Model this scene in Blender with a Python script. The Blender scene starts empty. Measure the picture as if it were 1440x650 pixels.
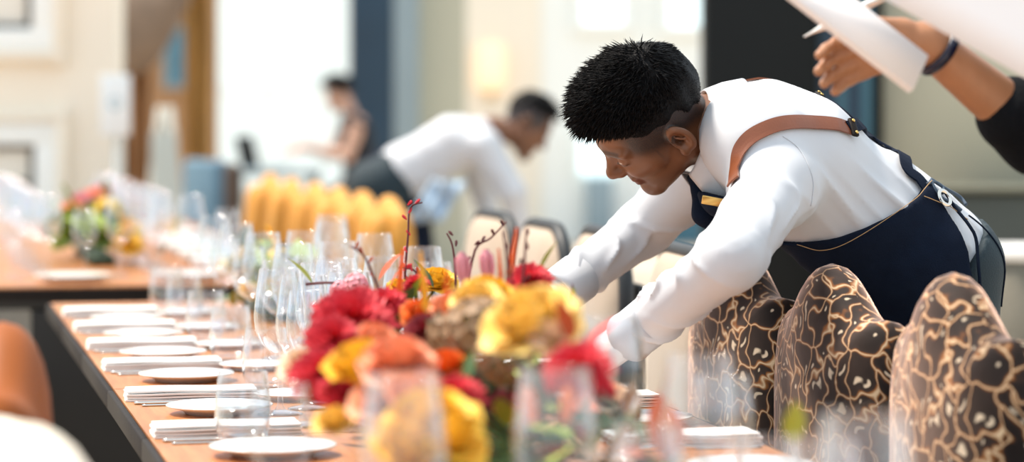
import bpy, bmesh, math, random
import numpy as np
from mathutils import Vector, Matrix

# ------------------------------------------------------------------ camera, world, sun, exposure
FX, HOR, CAMH = 4000.0, 150.0, 1.25          # focal length in pixels of a 1440 px wide frame, horizon row, lens height
scene = bpy.context.scene
col = scene.collection
cam_data = bpy.data.cameras.new('camera'); cam = bpy.data.objects.new('camera', cam_data); col.objects.link(cam)
cam.location = (0, 0, CAMH); cam.rotation_euler = (math.pi / 2, 0, 0)
cam_data.sensor_width = 36.0; cam_data.lens = 36.0 * FX / 1440.0
cam_data.shift_y = (HOR - 325.0) / 1440.0
cam_data.clip_end = 200
cam_data.dof.use_dof = True; cam_data.dof.focus_distance = 4.72
cam_data.dof.aperture_fstop = cam_data.lens / 1000.0 / 0.042
scene.camera = cam
world = bpy.data.worlds.new('hall_daylight'); scene.world = world; world.use_nodes = True
wn = world.node_tree.nodes['Background']; wn.inputs['Color'].default_value = (0.78, 0.90, 1.0, 1); wn.inputs['Strength'].default_value = 0.56
sun_d = bpy.data.lights.new('sun', 'SUN'); sun = bpy.data.objects.new('sun', sun_d); col.objects.link(sun)
sun_d.energy = 2.9; sun_d.angle = math.radians(12); sun_d.color = (1.0, 0.90, 0.78)
sun.rotation_euler = Vector((0.42, -0.22, -0.85)).to_track_quat('-Z', 'Y').to_euler()
scene.view_settings.view_transform = 'Standard'; scene.view_settings.look = 'None'
scene.view_settings.gamma = 1.0; scene.view_settings.use_curve_mapping = False
scene.view_settings.exposure = 1.26
scene.cycles.transparent_max_bounces = 48
scene.cycles.max_bounces = 8
scene.cycles.use_denoising = True
scene.cycles.caustics_reflective = False; scene.cycles.caustics_refractive = False

rnd = random.Random(7)

# ------------------------------------------------------------------ coordinates
def P(px, py, Z):
    """point on the ray of a pixel at a depth Z taken from what it touches"""
    return Vector(((px - 720.0) / FX * Z, Z, CAMH - (py - HOR) / FX * Z))
TD = Vector((-0.2079, 0.9781, 0)); TN = Vector((0.9781, 0.2079, 0))      # along the long table, across it
TE = Vector((-0.495, 4.0, 0)); TZ = 0.75
TANG = math.atan2(-TD.x, TD.y)                                           # z rotation that takes +Y to TD
def T(Z, v, z=TZ):
    """point at depth Z along the table, v metres in from its left edge"""
    # left edge point at depth that gives final depth Z
    e = (Z - v * TN.y - TE.y) / TD.y
    p = TE + TD * e + TN * v
    return Vector((p.x, p.y, z))
ORD = ['first', 'second', 'third', 'fourth', 'fifth', 'sixth', 'seventh', 'eighth', 'ninth', 'tenth', 'eleventh', 'twelfth']

# ------------------------------------------------------------------ materials
def mat(name, color, rough=0.6, var=0.0, vscale=8.0, bump=0.0, bscale=40.0, metallic=0.0, sheen=0.0, sheen_tint=None,
        emit=0.0, stretch=None, color2=None, spec=None, coat=0.0):
    m = bpy.data.materials.new(name); m.use_nodes = True
    nt = m.node_tree; b = nt.nodes['Principled BSDF']
    c = (*color, 1) if len(color) == 3 else color
    b.inputs['Roughness'].default_value = rough; b.inputs['Metallic'].default_value = metallic
    if spec is not None: b.inputs['Specular IOR Level'].default_value = spec
    if coat: b.inputs['Coat Weight'].default_value = coat
    tc = nt.nodes.new('ShaderNodeTexCoord'); mp = nt.nodes.new('ShaderNodeMapping')
    nt.links.new(tc.outputs['Object'], mp.inputs['Vector'])
    if stretch: mp.inputs['Scale'].default_value = stretch
    nz = nt.nodes.new('ShaderNodeTexNoise'); nz.inputs['Scale'].default_value = vscale; nz.inputs['Detail'].default_value = 4
    nt.links.new(mp.outputs[0], nz.inputs['Vector'])
    mix = nt.nodes.new('ShaderNodeMix'); mix.data_type = 'RGBA'
    c2 = (*color2, 1) if color2 else tuple(max(0, x * (1 - var)) for x in c[:3]) + (1,)
    c1 = c if color2 else tuple(min(1, x * (1 + var * 0.6)) for x in c[:3]) + (1,)
    mix.inputs['A'].default_value = c1; mix.inputs['B'].default_value = c2
    nt.links.new(nz.outputs['Fac'], mix.inputs['Factor'])
    nt.links.new(mix.outputs['Result'], b.inputs['Base Color'])
    if bump:
        n2 = nt.nodes.new('ShaderNodeTexNoise'); n2.inputs['Scale'].default_value = bscale; n2.inputs['Detail'].default_value = 3
        nt.links.new(mp.outputs[0], n2.inputs['Vector'])
        bp = nt.nodes.new('ShaderNodeBump'); bp.inputs['Strength'].default_value = bump; bp.inputs['Distance'].default_value = 0.01
        nt.links.new(n2.outputs['Fac'], bp.inputs['Height']); nt.links.new(bp.outputs[0], b.inputs['Normal'])
    if sheen:
        b.inputs['Sheen Weight'].default_value = sheen; b.inputs['Sheen Roughness'].default_value = 0.35
        if sheen_tint: b.inputs['Sheen Tint'].default_value = (*sheen_tint, 1)
    if emit:
        b.inputs['Emission Color'].default_value = c; b.inputs['Emission Strength'].default_value = emit
    return m

def glass_mat(name, tint=(0.97, 0.985, 1.0), ior=1.5, gain=1.0):
    m = bpy.data.materials.new(name); m.use_nodes = True; nt = m.node_tree
    for n in list(nt.nodes): nt.nodes.remove(n)
    out = nt.nodes.new('ShaderNodeOutputMaterial'); mx = nt.nodes.new('ShaderNodeMixShader')
    tr = nt.nodes.new('ShaderNodeBsdfTransparent'); gl = nt.nodes.new('ShaderNodeBsdfGlossy'); lw = nt.nodes.new('ShaderNodeLayerWeight'); lw.inputs['Blend'].default_value = 0.5
    pw = nt.nodes.new('ShaderNodeMath'); pw.operation = 'POWER'; pw.inputs[1].default_value = 2.2
    fr = nt.nodes.new('ShaderNodeMath'); fr.operation = 'MULTIPLY_ADD'; fr.inputs[1].default_value = 0.80; fr.inputs[2].default_value = 0.06 * gain
    nt.links.new(lw.outputs['Facing'], pw.inputs[0]); nt.links.new(pw.outputs[0], fr.inputs[0])
    tr.inputs['Color'].default_value = (*tint, 1); gl.inputs['Color'].default_value = (1, 1, 1, 1); gl.inputs['Roughness'].default_value = 0.03
    nz = nt.nodes.new('ShaderNodeTexNoise'); nz.inputs['Scale'].default_value = 14
    bp = nt.nodes.new('ShaderNodeBump'); bp.inputs['Strength'].default_value = 0.05
    nt.links.new(nz.outputs['Fac'], bp.inputs['Height']); nt.links.new(bp.outputs[0], gl.inputs['Normal'])
    nt.links.new(fr.outputs[0], mx.inputs['Fac']); nt.links.new(tr.outputs[0], mx.inputs[1]); nt.links.new(gl.outputs[0], mx.inputs[2])
    nt.links.new(mx.outputs[0], out.inputs['Surface'])
    return m

def leopard_mat(name):
    m = bpy.data.materials.new(name); m.use_nodes = True; nt = m.node_tree; b = nt.nodes['Principled BSDF']; L = nt.links.new
    uv = nt.nodes.new('ShaderNodeUVMap')
    nzw = nt.nodes.new('ShaderNodeTexNoise'); nzw.inputs['Scale'].default_value = 19; nzw.inputs['Detail'].default_value = 1.0
    L(uv.outputs[0], nzw.inputs['Vector'])
    add = nt.nodes.new('ShaderNodeMix'); add.data_type = 'RGBA'; add.blend_type = 'LINEAR_LIGHT'; add.inputs['Factor'].default_value = 0.052
    L(uv.outputs[0], add.inputs['A']); L(nzw.outputs['Color'], add.inputs['B'])
    mp = nt.nodes.new('ShaderNodeMapping'); mp.inputs['Scale'].default_value = (21, 15.5, 1); L(add.outputs['Result'], mp.inputs['Vector'])
    ve = nt.nodes.new('ShaderNodeTexVoronoi'); ve.voronoi_dimensions = '2D'; ve.feature = 'DISTANCE_TO_EDGE'; ve.inputs['Randomness'].default_value = 0.85; ve.inputs['Scale'].default_value = 1
    vc = nt.nodes.new('ShaderNodeTexVoronoi'); vc.voronoi_dimensions = '2D'; vc.feature = 'F1'; vc.inputs['Randomness'].default_value = 0.85; vc.inputs['Scale'].default_value = 1
    L(mp.outputs[0], ve.inputs['Vector']); L(mp.outputs[0], vc.inputs['Vector'])
    r1 = nt.nodes.new('ShaderNodeValToRGB'); cr = r1.color_ramp
    cr.elements[0].position = 0.0; cr.elements[0].color = (0.66, 0.50, 0.32, 1)
    cr.elements[1].position = 0.22; cr.elements[1].color = (0.010, 0.006, 0.005, 1)
    for pos, c in ((0.022, (0.46, 0.30, 0.17, 1)), (0.056, (0.24, 0.080, 0.014, 1)), (0.105, (0.022, 0.012, 0.009, 1))):
        e = cr.elements.new(pos); e.color = c
    L(ve.outputs['Distance'], r1.inputs['Fac'])
    r2 = nt.nodes.new('ShaderNodeValToRGB'); c2 = r2.color_ramp
    c2.elements[0].position = 0.07; c2.elements[0].color = (1, 1, 1, 1); c2.elements[1].position = 0.12; c2.elements[1].color = (0, 0, 0, 1)
    L(vc.outputs['Distance'], r2.inputs['Fac'])
    mx = nt.nodes.new('ShaderNodeMix'); mx.data_type = 'RGBA'; L(r2.outputs['Color'], mx.inputs['Factor'])
    L(r1.outputs['Color'], mx.inputs['A']); mx.inputs['B'].default_value = (0.62, 0.50, 0.36, 1)
    L(mx.outputs['Result'], b.inputs['Base Color'])
    b.inputs['Roughness'].default_value = 0.75; b.inputs['Specular IOR Level'].default_value = 0.2
    b.inputs['Sheen Weight'].default_value = 0.5; b.inputs['Sheen Roughness'].default_value = 0.25; b.inputs['Sheen Tint'].default_value = (1.0, 0.74, 0.62, 1)
    bp = nt.nodes.new('ShaderNodeBump'); bp.inputs['Strength'].default_value = 0.35; bp.inputs['Distance'].default_value = 0.004; bp.invert = True
    L(ve.outputs['Distance'], bp.inputs['Height']); L(bp.outputs[0], b.inputs['Normal'])
    sh = nt.nodes.new('ShaderNodeBsdfSheen'); sh.inputs['Color'].default_value = (0.80, 0.53, 0.43, 1); sh.inputs['Roughness'].default_value = 0.38
    ad = nt.nodes.new('ShaderNodeAddShader'); L(b.outputs[0], ad.inputs[0]); L(sh.outputs[0], ad.inputs[1]); L(ad.outputs[0], nt.nodes['Material Output'].inputs['Surface'])
    return m

def wood_mat(name, c1, c2, rough=0.35):
    m = bpy.data.materials.new(name); m.use_nodes = True; nt = m.node_tree; b = nt.nodes['Principled BSDF']; L = nt.links.new
    tc = nt.nodes.new('ShaderNodeTexCoord'); mp = nt.nodes.new('ShaderNodeMapping'); mp.inputs['Scale'].default_value = (14, 1.2, 8)
    L(tc.outputs['Object'], mp.inputs['Vector'])
    n = nt.nodes.new('ShaderNodeTexNoise'); n.inputs['Scale'].default_value = 5; n.inputs['Detail'].default_value = 6; n.inputs['Distortion'].default_value = 0.6
    L(mp.outputs[0], n.inputs['Vector'])
    r = nt.nodes.new('ShaderNodeValToRGB'); r.color_ramp.elements[0].position = 0.3; r.color_ramp.elements[1].position = 0.72
    r.color_ramp.elements[0].color = (*c1, 1); r.color_ramp.elements[1].color = (*c2, 1)
    L(n.outputs['Fac'], r.inputs['Fac']); L(r.outputs['Color'], b.inputs['Base Color']); b.inputs['Roughness'].default_value = rough
    return m

def skin_mat(name, skin, dark, red):
    """skin with an attribute 'tint': 0 skin, 1 hair stubble / brow; 'lip' for the lips"""
    m = bpy.data.materials.new(name); m.use_nodes = True; nt = m.node_tree; b = nt.nodes['Principled BSDF']; L = nt.links.new
    at = nt.nodes.new('ShaderNodeAttribute'); at.attribute_name = 'tint'
    lp = nt.nodes.new('ShaderNodeAttribute'); lp.attribute_name = 'lip'
    n = nt.nodes.new('ShaderNodeTexNoise'); n.inputs['Scale'].default_value = 35; n.inputs['Detail'].default_value = 5
    a = nt.nodes.new('ShaderNodeMix'); a.data_type = 'RGBA'; a.inputs['A'].default_value = (*skin, 1); a.inputs['B'].default_value = (*[x * 0.75 for x in skin], 1)
    L(n.outputs['Fac'], a.inputs['Factor'])
    c = nt.nodes.new('ShaderNodeMix'); c.data_type = 'RGBA'; c.inputs['B'].default_value = (*red, 1); L(a.outputs['Result'], c.inputs['A']); L(lp.outputs['Fac'], c.inputs['Factor'])
    n2 = nt.nodes.new('ShaderNodeTexNoise'); n2.inputs['Scale'].default_value = 600
    ma = nt.nodes.new('ShaderNodeMath'); ma.operation = 'MULTIPLY'; L(at.outputs['Fac'], ma.inputs[0])
    mr = nt.nodes.new('ShaderNodeMapRange'); mr.inputs['From Min'].default_value = 0.3; mr.inputs['From Max'].default_value = 0.6; mr.inputs['To Min'].default_value = 0.7; mr.inputs['To Max'].default_value = 1.0
    L(n2.outputs['Fac'], mr.inputs['Value']); L(mr.outputs[0], ma.inputs[1])
    d = nt.nodes.new('ShaderNodeMix'); d.data_type = 'RGBA'; d.inputs['B'].default_value = (*dark, 1); L(c.outputs['Result'], d.inputs['A']); L(ma.outputs[0], d.inputs['Factor'])
    L(d.outputs['Result'], b.inputs['Base Color'])
    b.inputs['Roughness'].default_value = 0.42; b.inputs['Subsurface Weight'].default_value = 0.06; b.inputs['Subsurface Radius'].default_value = (0.01, 0.004, 0.002)
    bp = nt.nodes.new('ShaderNodeBump'); bp.inputs['Strength'].default_value = 0.08; bp.inputs['Distance'].default_value = 0.002
    n3 = nt.nodes.new('ShaderNodeTexNoise'); n3.inputs['Scale'].default_value = 300; L(n3.outputs['Fac'], bp.inputs['Height']); L(bp.outputs[0], b.inputs['Normal'])
    return m

M = {}
M['floor'] = mat('beige_carpet', (0.50, 0.42, 0.33), 0.9, 0.25, 3.0, 0.3, 120)
M['cream'] = mat('cream_paint', (0.90, 0.82, 0.69), 0.7, 0.05, 2.0, 0.05, 30)
M['offwhite'] = mat('white_plaster', (0.92, 0.94, 0.91), 0.7, 0.04, 1.2, 0.05, 20)
M['olive'] = mat('olive_beige_plaster', (0.52, 0.51, 0.40), 0.75, 0.1, 1.0, 0.05, 20)
M['char'] = mat('charcoal_panel', (0.008, 0.009, 0.009), 0.6, 0.3, 2.0, 0.05, 20, spec=.2)
M['navyp'] = mat('navy_panel', (0.012, 0.045, 0.085), 0.45, 0.5, 1.2, 0.05, 20)
M['bluegrey'] = mat('blue_grey_paint', (0.28, 0.36, 0.40), 0.6, 0.15, 1.5)
M['steelblue'] = mat('steel_blue_panel', (0.05, 0.16, 0.22), 0.4, 0.4, 1.5)
M['frame'] = mat('dark_window_frame', (0.07, 0.06, 0.05), 0.5, 0.2, 6)
M['day'] = mat('daylight_pane', (0.60, 0.66, 0.65), 0.3, 0.02, 2, emit=0.30)
M['dayb'] = mat('bright_daylight_pane', (0.66, 0.82, 0.86), 0.3, 0.02, 2, emit=0.55)
M['daywarm'] = mat('blind_pane', (0.85, 0.80, 0.70), 0.4, 0.1, 3)
M['paleblue'] = mat('pale_blue_pane', (0.45, 0.72, 0.80), 0.2, 0.1, 2, emit=0.35)
M['wood'] = wood_mat('orange_oak', (0.38, 0.130, 0.036), (0.54, 0.22, 0.072), 0.34)
M['black'] = mat('black_lacquer', (0.012, 0.011, 0.011), 0.45, 0.3, 12, 0.05, 60)
M['edge'] = mat('worn_black_edge', (0.016, 0.011, 0.009), 0.6, 0.5, 20, 0.1, 60, spec=.15)
M['white_cloth'] = mat('white_linen', (0.86, 0.84, 0.81), 0.85, 0.04, 10, 0.12, 400)
M['china'] = mat('white_china', (0.86, 0.85, 0.82), 0.15, 0.02, 8, coat=0.4)
M['steel'] = mat('polished_steel', (0.72, 0.68, 0.62), 0.16, 0.05, 20, metallic=1.0)
M['glass'] = glass_mat('clear_glass')
M['water'] = glass_mat('still_water', (0.93, 0.97, 0.98), 1.33)
M['leopard'] = leopard_mat('leopard_velvet')
M['beigef'] = mat('beige_upholstery', (0.50, 0.39, 0.29), 0.85, 0.12, 10, 0.15, 200, sheen=0.3)
M['piping'] = mat('black_piping', (0.012, 0.014, 0.016), 0.5, 0.2, 20)
M['mustard'] = mat('mustard_velvet', (0.66, 0.29, 0.035), 0.7, 0.25, 8, 0.1, 80, sheen=0.4, sheen_tint=(1, .8, .5))
M['leather'] = mat('tan_leather', (0.32, 0.085, 0.014), 0.55, 0.25, 6, 0.1, 160, spec=.2)
M['creamf'] = mat('cream_upholstery', (0.80, 0.72, 0.58), 0.8, 0.08, 5, 0.15, 260, sheen=0.3)
M['greyweave'] = mat('grey_woven_fabric', (0.20, 0.18, 0.14), 0.9, 0.5, 60, 0.5, 180)
M['dleg'] = mat('dark_wood_leg', (0.03, 0.018, 0.012), 0.4, 0.3, 20)
# shirt: fine weave and crumples
M['shirt'] = mat('white_cotton_shirt', (0.60, 0.61, 0.64), 0.75, 0.03, 14, 0.0, 15)
M['denim'] = mat('navy_denim', (0.0035, 0.006, 0.015), 0.85, 0.45, 30, 0.25, 500, color2=(0.007, 0.014, 0.032), spec=.12)
M['trouser'] = mat('dark_teal_trousers', (0.010, 0.026, 0.036), 0.8, 0.3, 20, 0.2, 300)
M['stitch'] = mat('tan_stitching', (0.45, 0.27, 0.12), 0.7, 0.1, 50)
M['strap'] = mat('cognac_leather_strap', (0.22, 0.062, 0.022), 0.36, 0.3, 18, 0.05, 200)
M['brass'] = mat('brass', (0.80, 0.52, 0.16), 0.28, 0.1, 30, metallic=0.9)
M['hair'] = mat('black_hair', (0.007, 0.0065, 0.007), 0.55, 0.4, 120, 0.3, 300, spec=0.1)
M['skin1'] = skin_mat('brown_skin', (0.205, 0.082, 0.037), (0.014, 0.012, 0.013), (0.20, 0.07, 0.05))
M['skin2'] = skin_mat('tan_skin', (0.47, 0.215, 0.105), (0.02, 0.015, 0.012), (0.42, 0.16, 0.11))
M['skin3'] = skin_mat('light_skin', (0.70, 0.42, 0.31), (0.03, 0.02, 0.016), (0.6, 0.25, 0.2))
M['eye'] = mat('eye_white', (0.6, 0.57, 0.53), 0.15, 0.05, 30)
M['pupil'] = mat('dark_iris', (0.01, 0.007, 0.005), 0.1, 0.2, 60)
M['blackshirt'] = mat('black_cotton', (0.004, 0.005, 0.007), 0.9, 0.3, 20, 0.3, 120, spec=.15)
M['dress'] = mat('black_dress', (0.010, 0.012, 0.018), 0.8, 0.3, 12, 0.2, 60)
M['paper'] = mat('white_paper', (0.87, 0.83, 0.82), 0.8, 0.03, 6)
M['penp'] = mat('white_plastic', (0.80, 0.79, 0.76), 0.3, 0.05, 20)
M['band'] = mat('dark_blue_band', (0.005, 0.007, 0.03), 0.25, 0.3, 40)
M['cordm'] = mat('slate_cord', (.07, .10, .14), .8, .3, 60)
M['glove'] = mat('white_cotton_glove', (0.84, 0.80, 0.77), 0.85, 0.05, 20, 0.2, 300)
M['shoe'] = mat('black_shoe_leather', (0.01, 0.01, 0.01), 0.3, 0.2, 20)

# ------------------------------------------------------------------ object helpers
def link(o, parent=None):
    col.objects.link(o)
    if parent is not None: o.parent = parent
    return o
def thing(name, label, cat, loc=(0, 0, 0), rz=0.0, group=None):
    o = bpy.data.objects.new(name, None); o.empty_display_size = 0.05; col.objects.link(o)
    o.location = loc; o.rotation_euler = (0, 0, rz); o['label'] = label; o['category'] = cat
    if group: o['group'] = group
    return o
def tag(o, label, cat, group=None):
    o['label'] = label; o['category'] = cat
    if group: o['group'] = group
    return o
def mk(name, me, m, parent=None, loc=None, rot=None, label=None, smooth=None):
    o = bpy.data.objects.new(name, me); link(o, parent)
    if m is not None and len(me.materials) == 0: me.materials.append(m)
    if loc is not None: o.location = loc
    if rot is not None: o.rotation_euler = rot
    if label: o['label'] = label
    return o
def mesh_py(name, v, f, smooth=True, uv=None):
    me = bpy.data.meshes.new(name); me.from_pydata([tuple(x) for x in v], [], f); me.update()
    if smooth: me.polygons.foreach_set('use_smooth', [True] * len(me.polygons))
    if uv is not None:
        l = me.uv_layers.new(name='UVMap')
        idx = np.empty(len(me.loops), int); me.loops.foreach_get('vertex_index', idx)
        l.data.foreach_set('uv', np.asarray(uv, float)[idx].ravel())
    return me
def box_mesh(name, sx, sy, sz, bev=0.0, seg=2, base=True, smooth=False):
    """box of full sizes; base=True: origin at centre of bottom"""
    bm = bmesh.new(); bmesh.ops.create_cube(bm, size=1.0)
    for v in bm.verts: v.co = Vector((v.co.x * sx, v.co.y * sy, (v.co.z + (0.5 if base else 0)) * sz))
    if bev: bmesh.ops.bevel(bm, geom=bm.edges[:], offset=bev, segments=seg, affect='EDGES', profile=0.5)
    me = bpy.data.meshes.new(name); bm.to_mesh(me); bm.free()
    if smooth or bev: me.polygons.foreach_set('use_smooth', [True] * len(me.polygons)); 
    return me
def lathe(name, prof, n=28, cap=True):
    v, f = [], []
    for r, z in prof:
        for k in range(n):
            a = 2 * math.pi * k / n; v.append((r * math.cos(a), r * math.sin(a), z))
    for i in range(len(prof) - 1):
        for k in range(n):
            a, b = i * n + k, i * n + (k + 1) % n; f.append((a, b, b + n, a + n))
    if cap:
        if prof[0][0] > 1e-6: f.append(tuple(reversed(range(n))))
        if prof[-1][0] > 1e-6: f.append(tuple(range((len(prof) - 1) * n, len(prof) * n)))
    return mesh_py(name, v, f)
def frame_of(t):
    t = t.normalized(); up = Vector((0, 0, 1)) if abs(t.z) < 0.9 else Vector((1, 0, 0))
    a = t.cross(up).normalized(); b = t.cross(a).normalized(); return a, b
def tube(name, pts, rad, n=8, closed=False):
    pts = [Vector(p) for p in pts]; v, f = [], []; N = len(pts)
    if not hasattr(rad, '__len__'): rad = [rad] * N
    a = None
    for i, p in enumerate(pts):
        t = (pts[(i + 1) % N if closed else min(i + 1, N - 1)] - pts[(i - 1) % N if closed else max(i - 1, 0)])
        if a is None: a, b = frame_of(t)
        else:
            tn = t.normalized(); a = (a - tn * a.dot(tn)).normalized(); b = tn.cross(a)
        for k in range(n):
            g = 2 * math.pi * k / n; v.append(p + (a * math.cos(g) + b * math.sin(g)) * rad[i])
    for i in range(N if closed else N - 1):
        j = (i + 1) % N
        for k in range(n): f.append((i * n + k, i * n + (k + 1) % n, j * n + (k + 1) % n, j * n + k))
    if not closed: f += [tuple(reversed(range(n))), tuple(range((N - 1) * n, N * n))]
    return mesh_py(name, v, f)
def spline(pts, n=6):
    pts = [Vector(p) for p in pts]; out = []
    for i in range(len(pts) - 1):
        p0, p1, p2, p3 = pts[max(i - 1, 0)], pts[i], pts[i + 1], pts[min(i + 2, len(pts) - 1)]
        for k in range(n):
            t = k / n; out.append(0.5 * ((2 * p1) + (p2 - p0) * t + (2 * p0 - 5 * p1 + 4 * p2 - p3) * t * t + (3 * p1 - p0 - 3 * p2 + p3) * t ** 3))
    out.append(pts[-1]); return out
def join_mesh(name, parts):
    """parts: list of (mesh, matrix) -> one mesh"""
    bm = bmesh.new()
    for me, mx in parts:
        n0 = len(bm.verts); bm.from_mesh(me); bm.verts.ensure_lookup_table()
        for v in bm.verts[n0:]: v.co = mx @ v.co
    me = bpy.data.meshes.new(name); bm.to_mesh(me); bm.free()
    me.polygons.foreach_set('use_smooth', [True] * len(me.polygons)); return me
def basis(loc, x, y, z):
    m = Matrix.Identity(4)
    for i, c in enumerate((x, y, z)):
        for r in range(3): m[r][i] = c[r]
    for r in range(3): m[r][3] = loc[r]
    return m
def copy_tree(o, loc, rz=None, label=None, group=None):
    c = o.copy(); col.objects.link(c); c.location = loc
    if rz is not None: c.rotation_euler = (0, 0, rz)
    if label: c['label'] = label
    if group: c['group'] = group
    for ch in list(o.children):
        d = ch.copy(); col.objects.link(d); d.parent = c
        for g in list(ch.children):
            e = g.copy(); col.objects.link(e); e.parent = d
    return c

# ------------------------------------------------------------------ distance-field bodies (one continuous surface)
def npv(p): return np.array([p[0], p[1], p[2]], np.float32)
def rc(a, b, ra, rb, k=0.03, sub=False): return ('rc', npv(a), npv(b), ra, rb, k, sub)
def el(c, axes, rad, k=0.03, sub=False): return ('el', npv(c), np.array([npv(x) for x in axes], np.float32), np.array(rad, np.float32), None, k, sub)
WAX = (Vector((1, 0, 0)), Vector((0, 1, 0)), Vector((0, 0, 1)))
def sdf(prims, p):
    d = None
    for q in prims:
        if q[0] == 'rc':
            ab = q[2] - q[1]; L2 = float(ab @ ab) + 1e-9; ap = p - q[1]
            t = np.clip((ap @ ab) / L2, 0, 1)
            dd = np.sqrt(((ap - t[:, None] * ab) ** 2).sum(1)) - (q[3] + (q[4] - q[3]) * t)
        else:
            w = (p - q[1]) @ q[2].T
            k0 = np.sqrt(((w / q[3]) ** 2).sum(1)); k1 = np.sqrt(((w / q[3] ** 2) ** 2).sum(1)) + 1e-6
            dd = k0 * (k0 - 1) / k1
        k, sub = q[5], q[6]
        if d is None: d = dd
        elif sub:
            h = np.clip(0.5 - 0.5 * (d + dd) / k, 0, 1); d = d * (1 - h) + (-dd) * h + k * h * (1 - h)
        else:
            h = np.clip(0.5 + 0.5 * (d - dd) / k, 0, 1); d = d * (1 - h) + dd * h - k * h * (1 - h)
    return d
def sdf_mesh(func, lo, hi, h):
    """naive surface nets on a sparse-evaluated grid; func(points)->distance"""
    lo = np.array(lo, np.float32); hi = np.array(hi, np.float32); B = 6
    nb = np.ceil((hi - lo) / (h * B)).astype(int) + 1
    n = nb * B
    c = np.stack(np.meshgrid(*[np.arange(k) for k in nb], indexing='ij'), -1).reshape(-1, 3)
    dc = func((lo + (c + 0.5) * (B * h)).astype(np.float32))
    D = np.repeat(np.repeat(np.repeat(dc.reshape(nb), B, 0), B, 1), B, 2).astype(np.float32)
    act = c[np.abs(dc) < B * h * 1.25]
    off = np.stack(np.meshgrid(*[np.arange(B)] * 3, indexing='ij'), -1).reshape(-1, 3)
    for s in range(0, len(act), 2000):
        idx = (act[s:s + 2000, None, :] * B + off[None]).reshape(-1, 3)
        D[idx[:, 0], idx[:, 1], idx[:, 2]] = func((lo + idx * h).astype(np.float32))
    S = D < 0
    cnt = np.zeros(n - 1, np.int8)
    for i in (0, 1):
        for j in (0, 1):
            for k in (0, 1): cnt += S[i:n[0] - 1 + i, j:n[1] - 1 + j, k:n[2] - 1 + k]
    cells = np.argwhere((cnt > 0) & (cnt < 8))
    ident = np.full(n - 1, -1, np.int32); ident[tuple(cells.T)] = np.arange(len(cells))
    acc = np.zeros((len(cells), 3), np.float32); num = np.zeros(len(cells), np.float32)
    cor = [(i, j, k) for i in (0, 1) for j in (0, 1) for k in (0, 1)]
    for a in cor:
        for ax in range(3):
            if a[ax]: continue
            b = list(a); b[ax] = 1
            da = D[cells[:, 0] + a[0], cells[:, 1] + a[1], cells[:, 2] + a[2]]; db = D[cells[:, 0] + b[0], cells[:, 1] + b[1], cells[:, 2] + b[2]]
            x = (da < 0) != (db < 0); t = np.where(x, da / np.where(x, da - db, 1), 0)
            pt = np.array(a, np.float32)[None] + np.zeros((len(cells), 3), np.float32); pt[:, ax] += t
            acc += pt * x[:, None]; num += x
    V = lo + (cells + acc / num[:, None]) * h
    Fs = []
    for ax in range(3):
        u, w = (ax + 1) % 3, (ax + 2) % 3
        sl0 = [slice(None)] * 3; sl1 = [slice(None)] * 3; sl0[ax] = slice(0, n[ax] - 1); sl1[ax] = slice(1, n[ax])
        ch = np.argwhere(S[tuple(sl0)] != S[tuple(sl1)])
        ok = (ch[:, u] > 0) & (ch[:, w] > 0) & (ch[:, u] < n[u] - 1) & (ch[:, w] < n[w] - 1); ch = ch[ok]
        ins = S[tuple(ch.T)]
        q = []
        for du, dw in ((-1, -1), (0, -1), (0, 0), (-1, 0)):
            e = ch.copy(); e[:, u] += du; e[:, w] += dw; q.append(ident[tuple(e.T)])
        q = np.stack(q, 1); q[~ins] = q[~ins][:, ::-1]; Fs.append(q)
    F = np.concatenate(Fs); F = F[(F >= 0).all(1)]
    return V, F
def keep_verts(V, F, mask):
    fm = mask[F].all(1); F = F[fm]; used = np.unique(F); mp = np.full(len(V), -1); mp[used] = np.arange(len(used))
    return V[used], mp[F]
def vf_mesh(name, V, F, attrs=None):
    me = bpy.data.meshes.new(name)
    me.vertices.add(len(V)); me.vertices.foreach_set('co', np.asarray(V, np.float32).ravel())
    me.loops.add(F.size); me.loops.foreach_set('vertex_index', F.astype(np.int32).ravel())
    me.polygons.add(len(F)); me.polygons.foreach_set('loop_start', np.arange(0, F.size, 4, dtype=np.int32))
    me.update(calc_edges=True); me.validate()
    me.polygons.foreach_set('use_smooth', [True] * len(me.polygons))
    for k, a in (attrs or {}).items():
        at = me.attributes.new(k, 'FLOAT', 'POINT'); at.data.foreach_set('value', np.asarray(a, np.float32))
    return me
def bounds(prims, pad=0.04):
    lo, hi = np.full(3, 1e9), np.full(3, -1e9)
    for q in prims:
        if q[6]: continue
        if q[0] == 'rc':
            r = max(q[3], q[4])
            for c in (q[1], q[2]): lo = np.minimum(lo, c - r); hi = np.maximum(hi, c + r)
        else:
            r = q[3].max(); lo = np.minimum(lo, q[1] - r); hi = np.maximum(hi, q[1] + r)
    return lo - pad, hi + pad
def grad(func, p, e=0.003):
    g = np.stack([func(p + np.eye(3, dtype=np.float32)[i] * e) - func(p - np.eye(3, dtype=np.float32)[i] * e) for i in range(3)], 1)
    return g / (np.linalg.norm(g, axis=1, keepdims=True) + 1e-9)
def stick(func, pts, iso=0.003, it=6):
    p = np.array([npv(x) for x in pts], np.float32)
    for _ in range(it): p = p - grad(func, p) * (func(p) - iso)[:, None]
    return [Vector(x) for x in p.tolist()], [Vector(x) for x in grad(func, p).tolist()]
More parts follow.
